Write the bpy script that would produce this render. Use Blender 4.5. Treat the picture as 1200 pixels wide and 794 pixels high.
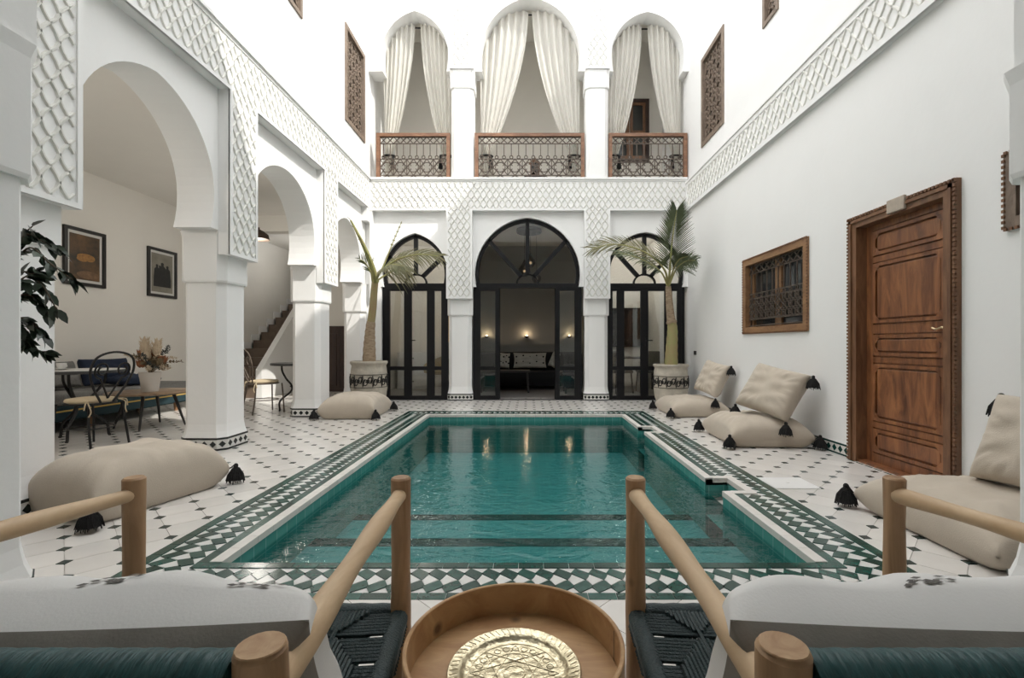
import bpy, bmesh, math, random
from mathutils import Vector, Matrix
R = math.radians
PI = math.pi
random.seed(7)
scene = bpy.context.scene
for o in list(bpy.data.objects):
    bpy.data.objects.remove(o)
COL = scene.collection

# ------------------------------------------------------------------ camera
# f = 548 px on a 1200 px wide frame, vanishing point of the court at (620, 403)
F, VX, VY, CH = 548.0, 620.0, 403.0, 1.05
cam_d = bpy.data.cameras.new('camera')
cam_d.sensor_fit = 'HORIZONTAL'
cam_d.sensor_width = 36.0
cam_d.lens = 36.0 * F / 1200.0
cam_d.shift_x = (600 - VX) / 1200.0
cam_d.shift_y = (VY - 397) / 1200.0
cam_d.clip_start = 0.02
cam = bpy.data.objects.new('camera', cam_d)
COL.objects.link(cam)
cam.location = (0, 0, CH)
cam.rotation_euler = (R(90), 0, 0)
scene.camera = cam

# ------------------------------------------------------------------ sky, sun, exposure
world = bpy.data.worlds.new('sky')
scene.world = world
world.use_nodes = True
bg = world.node_tree.nodes['Background']
bg.inputs[0].default_value = (0.97, 0.985, 1.0, 1)
bg.inputs[1].default_value = 3.1
sun_d = bpy.data.lights.new('sun', 'SUN')
sun_d.energy = 3.4
sun_d.angle = R(0.6)
sun_d.color = (1.0, 0.96, 0.89)
sun = bpy.data.objects.new('sun', sun_d)
COL.objects.link(sun)
sun.location = (8, -5, 14)
sun.rotation_euler = Vector((-0.83, 0.53, -1.0)).to_track_quat('-Z', 'Y').to_euler()
scene.view_settings.view_transform = 'Standard'
scene.view_settings.look = 'None'
scene.view_settings.gamma = 1.0
scene.view_settings.use_curve_mapping = False
scene.view_settings.exposure = 0.14


# ------------------------------------------------------------------ helpers
def floor_pt(x, y):
    Y = F * CH / (y - VY)
    return Vector(((x - VX) * Y / F, Y, 0))


def at(x, y, Y):
    return Vector(((x - VX) * Y / F, Y, CH - (y - VY) * Y / F))


def cr(pts, n=8, closed=False):
    """Catmull-Rom curve through the points."""
    P = [Vector(p) for p in pts]
    out = []
    m = len(P)
    segs = m if closed else m - 1
    for i in range(segs):
        if closed:
            p0, p1, p2, p3 = P[(i - 1) % m], P[i], P[(i + 1) % m], P[(i + 2) % m]
        else:
            p1, p2 = P[i], P[i + 1]
            p0 = P[i - 1] if i else p1 * 2 - p2
            p3 = P[i + 2] if i + 2 < m else p2 * 2 - p1
        for k in range(n):
            t = k / n
            out.append(0.5 * ((2 * p1) + (p2 - p0) * t + (2 * p0 - 5 * p1 + 4 * p2 - p3) * t * t
                              + (3 * p1 - p0 - 3 * p2 + p3) * t ** 3))
    if not closed:
        out.append(P[-1].copy())
    return out


class MB:
    """Collects geometry, then becomes one mesh object."""

    def __init__(self, T=None):
        self.v, self.f, self.T = [], [], T

    def add(self, vs, fs):
        n = len(self.v)
        if self.T:
            self.v += [tuple(self.T(*p)) for p in vs]
        else:
            self.v += [tuple(p) for p in vs]
        self.f += [tuple(i + n for i in f) for f in fs]
        return self

    def quad(self, a, b, c, d):
        return self.add([a, b, c, d], [(0, 1, 2, 3)])

    def box(self, x0, x1, y0, y1, z0, z1):
        return self.add([(x0, y0, z0), (x1, y0, z0), (x1, y1, z0), (x0, y1, z0),
                         (x0, y0, z1), (x1, y0, z1), (x1, y1, z1), (x0, y1, z1)],
                        [(0, 3, 2, 1), (4, 5, 6, 7), (0, 1, 5, 4), (1, 2, 6, 5), (2, 3, 7, 6), (3, 0, 4, 7)])

    def bar(self, a, b, w, h=None, up=(0, 0, 1)):
        """Square bar from a to b."""
        a, b = Vector(a), Vector(b)
        d = (b - a).normalized()
        u = Vector(up)
        if abs(d.dot(u)) > .98:
            u = Vector((1, 0, 0))
        s = d.cross(u).normalized() * (w / 2)
        t = s.cross(d).normalized() * ((h or w) / 2)
        return self.add([a - s - t, a + s - t, a + s + t, a - s + t, b - s - t, b + s - t, b + s + t, b - s + t],
                        [(0, 3, 2, 1), (4, 5, 6, 7), (0, 1, 5, 4), (1, 2, 6, 5), (2, 3, 7, 6), (3, 0, 4, 7)])

    def prism(self, poly, z0, z1):
        n = len(poly)
        vs = [(p[0], p[1], z0) for p in poly] + [(p[0], p[1], z1) for p in poly]
        fs = [tuple(range(n - 1, -1, -1)), tuple(range(n, 2 * n))]
        fs += [(i, (i + 1) % n, n + (i + 1) % n, n + i) for i in range(n)]
        return self.add(vs, fs)

    def loft(self, rings, cap=True, closed=False):
        """rings: lists of equal length, joined one to the next."""
        n = len(rings[0])
        vs = [p for r in rings for p in r]
        fs = []
        m = len(rings)
        for k in range(m if closed else m - 1):
            a, b = k * n, ((k + 1) % m) * n
            fs += [(a + i, a + (i + 1) % n, b + (i + 1) % n, b + i) for i in range(n)]
        if cap and not closed:
            fs += [tuple(range(n - 1, -1, -1)), tuple(range((m - 1) * n, m * n))]
        return self.add(vs, fs)

    def tube(self, pts, r, n=8, closed=False, cap=True):
        P = [Vector(p) for p in pts]
        m = len(P)
        rr = r if isinstance(r, (list, tuple)) else [r] * m
        tang = []
        for i in range(m):
            if closed:
                t = P[(i + 1) % m] - P[i - 1]
            else:
                t = P[min(i + 1, m - 1)] - P[max(i - 1, 0)]
            tang.append(t.normalized() if t.length > 1e-9 else Vector((0, 0, 1)))
        u = tang[0].orthogonal().normalized()
        rings = []
        for i in range(m):
            t = tang[i]
            u = (u - t * u.dot(t))
            u = u.normalized() if u.length > 1e-6 else t.orthogonal().normalized()
            w = t.cross(u)
            rings.append([P[i] + (u * math.cos(2 * PI * k / n) + w * math.sin(2 * PI * k / n)) * rr[i] for k in range(n)])
        return self.loft(rings, cap, closed)

    def lathe(self, prof, n=24, c=(0, 0, 0), wob=0.0):
        """prof: (radius, z) from bottom to top."""
        rings = []
        for r, z in prof:
            rings.append([(c[0] + r * (1 + wob * math.sin(5 * k + z * 9)) * math.cos(2 * PI * k / n),
                           c[1] + r * (1 + wob * math.sin(5 * k + z * 9)) * math.sin(2 * PI * k / n), c[2] + z) for k in range(n)])
        return self.loft(rings)

    def ball(self, c, rx, ry=None, rz=None, n=12, m=8):
        ry, rz = ry or rx, rz or rx
        rings = []
        for j in range(m + 1):
            a = -PI / 2 + PI * (j + .001) / (m + .002)
            rings.append([(c[0] + rx * math.cos(a) * math.cos(2 * PI * k / n), c[1] + ry * math.cos(a) * math.sin(2 * PI * k / n),
                           c[2] + rz * math.sin(a)) for k in range(n)])
        return self.loft(rings)

    def rbox(self, x0, x1, y0, y1, z0, z1, b=.02, seg=3):
        bm = bmesh.new()
        bmesh.ops.create_cube(bm, size=1)
        for v in bm.verts:
            v.co = Vector((x0 + (v.co.x + .5) * (x1 - x0), y0 + (v.co.y + .5) * (y1 - y0), z0 + (v.co.z + .5) * (z1 - z0)))
        bmesh.ops.bevel(bm, geom=bm.edges[:], offset=b, segments=seg, affect='EDGES', profile=.5)
        bm.verts.index_update()
        self.add([v.co[:] for v in bm.verts], [[v.index for v in f.verts] for f in bm.faces])
        bm.free()
        return self

    def mesh(self, name, mat, smooth=False, sharp=38):
        me = bpy.data.meshes.new(name)
        me.from_pydata(self.v, [], self.f)
        bm = bmesh.new()
        bm.from_mesh(me)
        bmesh.ops.recalc_face_normals(bm, faces=bm.faces[:])
        bm.to_mesh(me)
        bm.free()
        me.materials.append(mat)
        if smooth:
            me.shade_smooth()
            me.set_sharp_from_angle(angle=R(sharp))
        return me

    def build(self, name, mat, parent=None, smooth=False, sharp=38, world=True):
        """Geometry is in world coordinates unless world=False (already local to the parent)."""
        if parent is not None and world:
            off = Vector((0, 0, 0))
            p = parent
            while p:
                off += p.location
                p = p.parent
            if off.length:
                self.v = [(x - off.x, y - off.y, z - off.z) for x, y, z in self.v]
        o = bpy.data.objects.new(name, self.mesh(name, mat, smooth, sharp))
        COL.objects.link(o)
        o.parent = parent
        return o


def tag(o, label=None, cat=None, group=None, kind=None):
    if label:
        o['label'] = label
    if cat:
        o['category'] = cat
    if group:
        o['group'] = group
    if kind:
        o['kind'] = kind
    return o


def root(name, loc, label=None, cat=None, group=None, kind=None):
    o = bpy.data.objects.new(name, None)
    o.empty_display_size = .1
    COL.objects.link(o)
    o.location = loc
    return tag(o, label, cat, group, kind)


def copy_tree(o, parent=None):
    c = o.copy()
    COL.objects.link(c)
    c.parent = parent
    for ch in list(o.children):
        copy_tree(ch, c)
    return c


def inst(name, me, parent, loc, rot=(0, 0, 0), scale=(1, 1, 1)):
    o = bpy.data.objects.new(name, me)
    COL.objects.link(o)
    o.parent = parent
    o.location = loc
    o.rotation_euler = rot
    o.scale = scale
    return o


# ------------------------------------------------------------------ materials
def mat(name, col, rough=.6, metal=0.0, var=0.0, vscale=6.0, bump=0.0, bscale=40.0, col2=None, stretch=None, spec=.5,
        coat=0.0, sheen=0.0, rand=0.0, sss=0.0):
    m = bpy.data.materials.new(name)
    m.use_nodes = True
    nt = m.node_tree
    b = nt.nodes['Principled BSDF']
    b.inputs['Base Color'].default_value = (*col, 1)
    b.inputs['Roughness'].default_value = rough
    b.inputs['Metallic'].default_value = metal
    b.inputs['Specular IOR Level'].default_value = spec
    if coat:
        b.inputs['Coat Weight'].default_value = coat
        b.inputs['Coat Roughness'].default_value = .15
    if sheen:
        b.inputs['Sheen Weight'].default_value = sheen
    tc = nt.nodes.new('ShaderNodeTexCoord')
    mp = nt.nodes.new('ShaderNodeMapping')
    nt.links.new(tc.outputs['Object'], mp.inputs[0])
    if stretch:
        mp.inputs['Scale'].default_value = stretch
    last = None
    if var or col2:
        n = nt.nodes.new('ShaderNodeTexNoise')
        n.inputs['Scale'].default_value = vscale
        n.inputs['Detail'].default_value = 5
        n.inputs['Roughness'].default_value = .6
        nt.links.new(mp.outputs[0], n.inputs['Vector'])
        rp = nt.nodes.new('ShaderNodeValToRGB')
        rp.color_ramp.elements[0].position = .3
        rp.color_ramp.elements[1].position = .7
        c2 = col2 or tuple(max(0, c * (1 - var)) for c in col)
        rp.color_ramp.elements[0].color = (*c2, 1)
        rp.color_ramp.elements[1].color = (*col, 1)
        nt.links.new(n.outputs['Fac'], rp.inputs[0])
        last = rp.outputs[0]
    if rand:
        oi = nt.nodes.new('ShaderNodeObjectInfo')
        hs = nt.nodes.new('ShaderNodeHueSaturation')
        mr = nt.nodes.new('ShaderNodeMapRange')
        mr.inputs['To Min'].default_value = 1 - rand
        mr.inputs['To Max'].default_value = 1 + rand
        nt.links.new(oi.outputs['Random'], mr.inputs['Value'])
        nt.links.new(mr.outputs[0], hs.inputs['Value'])
        if last:
            nt.links.new(last, hs.inputs['Color'])
        else:
            hs.inputs['Color'].default_value = (*col, 1)
        last = hs.outputs[0]
    if last:
        nt.links.new(last, b.inputs['Base Color'])
    if bump:
        n2 = nt.nodes.new('ShaderNodeTexNoise')
        n2.inputs['Scale'].default_value = bscale
        n2.inputs['Detail'].default_value = 4
        nt.links.new(mp.outputs[0], n2.inputs['Vector'])
        bp = nt.nodes.new('ShaderNodeBump')
        bp.inputs['Strength'].default_value = bump
        bp.inputs['Distance'].default_value = .02
        nt.links.new(n2.outputs['Fac'], bp.inputs['Height'])
        nt.links.new(bp.outputs[0], b.inputs['Normal'])
    return m


def glass_mat(name, tint=(1, 1, 1), gloss=1.0, rough=0.0):
    """Thin pane: clear transmission plus a Fresnel mirror."""
    m = bpy.data.materials.new(name)
    m.use_nodes = True
    nt = m.node_tree
    nt.nodes.clear()
    out = nt.nodes.new('ShaderNodeOutputMaterial')
    mix = nt.nodes.new('ShaderNodeMixShader')
    tr = nt.nodes.new('ShaderNodeBsdfTransparent')
    tr.inputs[0].default_value = (*tint, 1)
    gl = nt.nodes.new('ShaderNodeBsdfGlossy')
    gl.inputs['Roughness'].default_value = rough
    fr = nt.nodes.new('ShaderNodeFresnel')
    fr.inputs['IOR'].default_value = 1.5
    mu = nt.nodes.new('ShaderNodeMath')
    mu.operation = 'MULTIPLY'
    mu.inputs[1].default_value = gloss
    nt.links.new(fr.outputs[0], mu.inputs[0])
    nt.links.new(mu.outputs[0], mix.inputs[0])
    nt.links.new(tr.outputs[0], mix.inputs[1])
    nt.links.new(gl.outputs[0], mix.inputs[2])
    nt.links.new(mix.outputs[0], out.inputs[0])
    return m


def water_mat():
    m = bpy.data.materials.new('pool_water')
    m.use_nodes = True
    nt = m.node_tree
    nt.nodes.clear()
    out = nt.nodes.new('ShaderNodeOutputMaterial')
    mix = nt.nodes.new('ShaderNodeMixShader')
    tr = nt.nodes.new('ShaderNodeBsdfRefraction')
    tr = nt.nodes.new('ShaderNodeBsdfTransparent')
    tr.inputs[0].default_value = (.60, .87, .865, 1)
    gl = nt.nodes.new('ShaderNodeBsdfGlossy')
    gl.inputs['Roughness'].default_value = .02
    fr = nt.nodes.new('ShaderNodeFresnel')
    fr.inputs['IOR'].default_value = 1.6
    tc = nt.nodes.new('ShaderNodeTexCoord')
    mp = nt.nodes.new('ShaderNodeMapping')
    mp.inputs['Scale'].default_value = (1.0, 1.6, 1)
    nt.links.new(tc.outputs['Object'], mp.inputs[0])
    n1 = nt.nodes.new('ShaderNodeTexNoise')
    n1.inputs['Scale'].default_value = 6
    n1.inputs['Detail'].default_value = 3
    n1.inputs['Distortion'].default_value = .8
    nt.links.new(mp.outputs[0], n1.inputs['Vector'])
    n2 = nt.nodes.new('ShaderNodeTexNoise')
    n2.inputs['Scale'].default_value = 18
    n2.inputs['Detail'].default_value = 2
    n2.inputs['Distortion'].default_value = .5
    nt.links.new(mp.outputs[0], n2.inputs['Vector'])
    ad = nt.nodes.new('ShaderNodeMath')
    ad.operation = 'MULTIPLY_ADD'
    ad.inputs[1].default_value = .25
    nt.links.new(n2.outputs['Fac'], ad.inputs[0])
    nt.links.new(n1.outputs['Fac'], ad.inputs[2])
    bp = nt.nodes.new('ShaderNodeBump')
    bp.inputs['Distance'].default_value = .022
    sy = nt.nodes.new('ShaderNodeSeparateXYZ')
    nt.links.new(tc.outputs['Object'], sy.inputs[0])
    mr = nt.nodes.new('ShaderNodeMapRange')
    mr.inputs['From Min'].default_value = 2.3
    mr.inputs['From Max'].default_value = 5.0
    mr.inputs['To Min'].default_value = 1.0
    mr.inputs['To Max'].default_value = .16
    nt.links.new(sy.outputs[1], mr.inputs['Value'])
    nt.links.new(mr.outputs[0], bp.inputs['Strength'])
    nt.links.new(ad.outputs[0], bp.inputs['Height'])
    nt.links.new(bp.outputs[0], gl.inputs['Normal'])
    nt.links.new(bp.outputs[0], fr.inputs['Normal'])
    nt.links.new(fr.outputs[0], mix.inputs[0])
    nt.links.new(tr.outputs[0], mix.inputs[1])
    nt.links.new(gl.outputs[0], mix.inputs[2])
    nt.links.new(mix.outputs[0], out.inputs[0])
    return m


def brick_mat(name, c1, c2, mortar, scale, bw, bh, rough=.25, axes='xz', ms=.01, offset=0.0):
    """Small wall tiles as colour and fine relief (pieces of a few pixels)."""
    m = mat(name, c1, rough)
    nt = m.node_tree
    b = nt.nodes['Principled BSDF']
    geo = nt.nodes.new('ShaderNodeNewGeometry')
    sp = nt.nodes.new('ShaderNodeSeparateXYZ')
    nt.links.new(geo.outputs['Position'], sp.inputs[0])
    cb = nt.nodes.new('ShaderNodeCombineXYZ')
    if axes == 'xyz':
        s = nt.nodes.new('ShaderNodeMath')
        s.operation = 'ADD'
        nt.links.new(sp.outputs[0], s.inputs[0])
        nt.links.new(sp.outputs[1], s.inputs[1])
        nt.links.new(s.outputs[0], cb.inputs[0])
        nt.links.new(sp.outputs[2], cb.inputs[1])
    else:
        nt.links.new(sp.outputs['xyz'.index(axes[0])], cb.inputs[0])
        nt.links.new(sp.outputs['xyz'.index(axes[1])], cb.inputs[1])
    br = nt.nodes.new('ShaderNodeTexBrick')
    br.offset = offset
    br.inputs['Color1'].default_value = (*c1, 1)
    br.inputs['Color2'].default_value = (*c2, 1)
    br.inputs['Mortar'].default_value = (*mortar, 1)
    br.inputs['Scale'].default_value = scale
    br.inputs['Mortar Size'].default_value = ms
    br.inputs['Brick Width'].default_value = bw
    br.inputs['Row Height'].default_value = bh
    nt.links.new(cb.outputs[0], br.inputs['Vector'])
    nt.links.new(br.outputs['Color'], b.inputs['Base Color'])
    return m


def wood_mat(name, c1, c2, rough=.45, scale=(1, 1, 1), bands=3.0, dist=5.0, coat=0.0, axis='X', knots=False):
    m = mat(name, c1, rough, coat=coat)
    nt = m.node_tree
    b = nt.nodes['Principled BSDF']
    tc = nt.nodes.new('ShaderNodeTexCoord')
    mp = nt.nodes.new('ShaderNodeMapping')
    mp.inputs['Scale'].default_value = scale
    nt.links.new(tc.outputs['Object'], mp.inputs[0])
    n1 = nt.nodes.new('ShaderNodeTexNoise')
    n1.inputs['Scale'].default_value = bands
    n1.inputs['Detail'].default_value = 6
    n1.inputs['Roughness'].default_value = .65
    n1.inputs['Distortion'].default_value = dist * .15
    nt.links.new(mp.outputs[0], n1.inputs['Vector'])
    rp = nt.nodes.new('ShaderNodeValToRGB')
    rp.color_ramp.elements[0].position = .33
    rp.color_ramp.elements[1].position = .68
    rp.color_ramp.elements[0].color = (*c2, 1)
    rp.color_ramp.elements[1].color = (*c1, 1)
    nt.links.new(n1.outputs['Fac'], rp.inputs[0])
    last = rp.outputs[0]
    if knots:
        vo = nt.nodes.new('ShaderNodeTexVoronoi')
        vo.inputs['Scale'].default_value = 7.0
        nt.links.new(tc.outputs['Object'], vo.inputs['Vector'])
        r2 = nt.nodes.new('ShaderNodeValToRGB')
        r2.color_ramp.elements[0].position = .05
        r2.color_ramp.elements[1].position = .13
        r2.color_ramp.elements[0].color = (.07, .035, .015, 1)
        r2.color_ramp.elements[1].color = (1, 1, 1, 1)
        nt.links.new(vo.outputs['Distance'], r2.inputs[0])
        mx = nt.nodes.new('ShaderNodeMix')
        mx.data_type = 'RGBA'
        mx.blend_type = 'MULTIPLY'
        mx.inputs[0].default_value = .8
        nt.links.new(last, mx.inputs[6])
        nt.links.new(r2.outputs[0], mx.inputs[7])
        last = mx.outputs[2]
    nt.links.new(last, b.inputs['Base Color'])
    return m


def emit_mat(name, col, s):
    m = mat(name, col, .5)
    b = m.node_tree.nodes['Principled BSDF']
    b.inputs['Emission Color'].default_value = (*col, 1)
    b.inputs['Emission Strength'].default_value = s
    return m


M = {}
M['plaster'] = mat('white_plaster', (.88, .875, .86), .75, var=.025, vscale=1.5, bump=.06, bscale=18)
M['plaster_in'] = mat('greige_plaster', (.86, .83, .775), .8, var=.04, vscale=1.2, bump=.05, bscale=14)
M['carved'] = mat('carved_cream_plaster', (.76, .75, .70), .8, var=.05, vscale=5, bump=.15, bscale=60)
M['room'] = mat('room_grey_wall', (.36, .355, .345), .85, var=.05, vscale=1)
M['grout'] = mat('grout', (.55, .52, .48), .9, var=.15, vscale=8)
M['tile'] = mat('cream_glazed_tile', (.76, .725, .68), .2, var=.09, vscale=3, rand=.07, bump=.02, bscale=9)
M['dot'] = mat('green_black_cabochon', (.028, .05, .045), .2, rand=.3)
M['green'] = mat('green_glazed_tile', (.020, .085, .066), .18, var=.45, vscale=25, rand=.35)
M['zwhite'] = mat('white_glazed_tile', (.74, .73, .70), .22, rand=.06, var=.05, vscale=12)
M['coping'] = mat('pale_coping_stone', (.72, .68, .635), .4, rand=.05, var=.06, vscale=10)
M['basin'] = brick_mat('pool_wall_tiles', (.075, .30, .27), (.06, .25, .225), (.15, .37, .34), 1.0, .115, .115, .2, 'xyz', .004)
M['basin_floor'] = brick_mat('pool_floor_tiles', (.105, .345, .335), (.09, .315, .305), (.16, .39, .375), 1.0, .12, .12, .3, 'xy', .004)
M['nosing'] = mat('dark_green_nosing', (.008, .045, .038), .25)
M['water'] = water_mat()
M['black'] = mat('black_tile', (.012, .016, .016), .25)
M['metal'] = mat('dark_bronze_metal', (.010, .010, .011), .45, spec=.2)
M['iron'] = mat('black_wrought_iron', (.02, .019, .019), .5, metal=.4)
M['iron_rust'] = mat('brown_wrought_iron', (.15, .115, .09), .55, metal=.3, var=.4, vscale=20)
M['glass'] = glass_mat('clear_glass', (.88, .90, .89), 2.2)
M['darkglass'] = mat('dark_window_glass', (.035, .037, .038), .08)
M['door'] = wood_mat('red_brown_door_wood', (.36, .145, .055), (.09, .03, .014), .42, (2.2, 2.2, .45), 4.5, 8, coat=.15)
M['doorframe'] = wood_mat('brown_frame_wood', (.25, .125, .062), (.115, .052, .026), .5, (3, 3, .5), 5, 6)
M['honey'] = wood_mat('honey_frame_wood', (.36, .20, .095), (.19, .095, .045), .5, (3, 1, 3), 4, 6)
M['lattice_wood'] = wood_mat('weathered_lattice_wood', (.27, .205, .155), (.14, .10, .075), .6, (3, 3, 1), 5, 6)
M['railwood'] = wood_mat('railing_wood', (.30, .155, .085), (.14, .065, .037), .5, (1, 3, 3), 5, 6)
M['pale'] = wood_mat('pale_peeled_wood', (.72, .53, .33), (.54, .36, .20), .5, (6, 1.2, 1.2), 3.0, 6, knots=True)
M['post'] = wood_mat('peeled_post_wood', (.52, .33, .18), (.30, .165, .08), .5, (7, 7, 1.0), 3.0, 6, knots=True)
M['cutend'] = wood_mat('cut_end_wood', (.55, .36, .20), (.40, .23, .115), .6, (9, 9, 1), 3.0, 12)
M['tray'] = wood_mat('tray_wood', (.58, .36, .175), (.38, .20, .085), .45, (1.2, 5, 5), 2.5, 8, knots=True)
M['brass'] = mat('engraved_brass', (.66, .58, .40), .3, metal=1.0, var=.25, vscale=18, bump=.25, bscale=55)
M['goldhandle'] = mat('brass_handle', (.75, .60, .38), .28, metal=1.0)
M['cord'] = mat('teal_black_cord', (.012, .032, .034), .55, bump=.3, bscale=220, var=.3, vscale=60)
M['cord2'] = mat('teal_cord_wrap', (.014, .075, .078), .5, bump=.5, bscale=150, var=.35, vscale=70, stretch=(1, .15, .15))
def curtain_mat():
    m = mat('cream_curtain', (.82, .80, .745), .9, var=.04, vscale=5)
    nt = m.node_tree
    b = nt.nodes['Principled BSDF']
    out = nt.nodes['Material Output']
    tl = nt.nodes.new('ShaderNodeBsdfTranslucent')
    tl.inputs[0].default_value = (.80, .77, .69, 1)
    mx = nt.nodes.new('ShaderNodeMixShader')
    mx.inputs[0].default_value = .4
    nt.links.new(b.outputs[0], mx.inputs[1])
    nt.links.new(tl.outputs[0], mx.inputs[2])
    nt.links.new(mx.outputs[0], out.inputs[0])
    return m


M['linen'] = mat('beige_linen', (.54, .465, .375), .85, var=.07, vscale=9, bump=.15, bscale=160, sheen=.2)
M['tassel'] = mat('black_tassel_wool', (.010, .009, .009), .9, bump=.6, bscale=120)
M['whitelinen'] = mat('white_linen', (.84, .825, .80), .9, var=.04, vscale=7, bump=.06, bscale=300, sheen=.2)
M['greylinen'] = mat('grey_linen', (.32, .29, .255), .9, var=.28, vscale=10, bump=.08, bscale=300)
M['print'] = mat('grey_print', (.20, .185, .17), .9, var=.4, vscale=60)
M['curtain'] = curtain_mat()
M['terracotta'] = mat('limewashed_terracotta', (.60, .545, .455), .85, var=.3, vscale=7, bump=.3, bscale=30)
M['paint_black'] = mat('black_painted_scrolls', (.02, .018, .016), .7)
M['soil'] = mat('soil', (.05, .035, .025), .95, bump=.6, bscale=60)
M['trunk'] = mat('palm_trunk', (.46, .36, .25), .8, col2=(.24, .16, .10), vscale=14, bump=.4, bscale=30, stretch=(1, 1, 3))
M['trunk_green'] = mat('palm_green_shaft', (.30, .31, .12), .55, col2=(.36, .24, .13), vscale=9, stretch=(1, 1, .5))
M['frond'] = mat('palm_leaflets', (.12, .145, .06), .5, col2=(.05, .07, .035), vscale=4)
M['frond_dry'] = mat('dry_palm_leaflets', (.24, .21, .115), .6, col2=(.115, .125, .055), vscale=5)
M['rachis'] = mat('palm_rachis', (.36, .37, .14), .55, col2=(.28, .24, .10), vscale=6)
M['leaf'] = mat('dark_green_leaf', (.020, .036, .020), .35, var=.4, vscale=9, rand=.4)
M['twig'] = mat('brown_twig', (.07, .048, .03), .8)
M['cushion_cream'] = mat('cream_seat_pad', (.60, .49, .33), .85, var=.08, vscale=12)
M['darktop'] = mat('dark_table_top', (.05, .052, .054), .35)
M['marble'] = mat('pale_marble_top', (.66, .65, .63), .3, var=.12, vscale=8)
M['navy'] = mat('navy_fabric', (.012, .022, .05), .9, bump=.2, bscale=120)
M['greyfabric'] = mat('grey_woven_fabric', (.24, .235, .225), .9, var=.35, vscale=60, bump=.2, bscale=120)
M['teal'] = mat('teal_fabric', (.014, .04, .05), .9, bump=.2, bscale=120)
M['mustard'] = mat('mustard_stripe', (.50, .33, .09), .9)
M['porcelain'] = mat('white_porcelain', (.75, .74, .72), .25)
M['vase'] = mat('matte_white_vase', (.72, .67, .61), .6)
M['pampas'] = mat('pampas_plume', (.62, .50, .36), .95, bump=.6, bscale=70)
M['protea'] = mat('dried_protea', (.42, .17, .08), .9, var=.5, vscale=40)
M['drystem'] = mat('dried_foliage', (.22, .16, .09), .9, var=.5, vscale=30)
M['darkstem'] = mat('dark_eucalyptus', (.05, .055, .05), .7)
M['blackframe'] = mat('black_picture_frame', (.014, .013, .012), .4)
M['matboard'] = mat('white_matboard', (.70, .69, .66), .8)
M['stair'] = mat('brown_stone_stair', (.19, .14, .105), .5, var=.3, vscale=6)
M['cupboard'] = wood_mat('dark_cupboard_wood', (.055, .030, .022), (.028, .015, .012), .5, (3, 3, .5), 4, 5)
M['sofa'] = mat('black_sofa_fabric', (.012, .012, .014), .9)
M['bluesofa'] = mat('dark_blue_sofa_fabric', (.012, .02, .04), .9)
M['dottedpillow'] = mat('cream_pillow', (.52, .50, .45), .9)
M['walnut'] = wood_mat('walnut_top', (.34, .23, .14), (.22, .14, .08), .4, (1, 5, 1), 3, 6)
M['charcoalwood'] = mat('charcoal_wood', (.03, .027, .025), .5)
M['yellowchair'] = mat('ochre_fabric', (.42, .32, .15), .9)
M['tv'] = mat('television_screen', (.006, .006, .007), .12)
M['wicker'] = mat('dark_wicker', (.07, .045, .03), .8, bump=.6, bscale=80)
M['smoke'] = glass_mat('smoked_glass', (.12, .11, .10), 1.2)
M['bulb'] = emit_mat('warm_bulb', (1.0, .72, .42), 4.0)
M['stone'] = mat('pale_plaque_stone', (.50, .42, .34), .7, var=.2, vscale=20)
M['hatch'] = mat('white_skimmer_lid', (.80, .79, .77), .4)

# ================================================================== the setting
XL, XLU, XLP = -3.05, -2.98, -2.94      # left wall: recessed face, upper face, proud panels
XR, XRB = 2.96, 2.91                    # right wall face, its carved band
YB, YBP, YBU = 8.72, 8.62, 8.66         # back wall: recessed face, proud panels, upper face
TOP = 8.8
T_R = lambda u, d, z: (XR + d, u, z)
T_L = lambda u, d, z: (XL - d, u, z)
T_LU = lambda u, d, z: (XLU - d, u, z)
T_B = lambda u, d, z: (u, YB + d, z)
T_BU = lambda u, d, z: (u, YBU + d, z)
T_A = lambda u, d, z: (-6.3 - d, u, z)


def structure(name, mb, m, parent=None, smooth=False):
    o = mb.build(name, m, parent, smooth)
    if parent is None:
        o['kind'] = 'structure'
    return o


def arch_profile(c, a, zs, za, zb, inset=.05, n=14):
    r = za - zs
    c0 = max(0.0, (r * r - a * a) / (2 * a))
    Rr = a + c0
    k = r / math.sqrt(Rr * Rr - c0 * c0)
    half = []
    for t in (1.0, .75, .5, .25):
        half.append((a - inset * t * t, zs - (zs - zb) * t))
    pm = math.acos(c0 / Rr)
    for i in range(n + 1):
        p = pm * i / n
        half.append((-c0 + Rr * math.cos(p), zs + k * Rr * math.sin(p)))
    return [(c - u, z) for u, z in half] + [(c + u, z) for u, z in reversed(half[:-1])]


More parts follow.
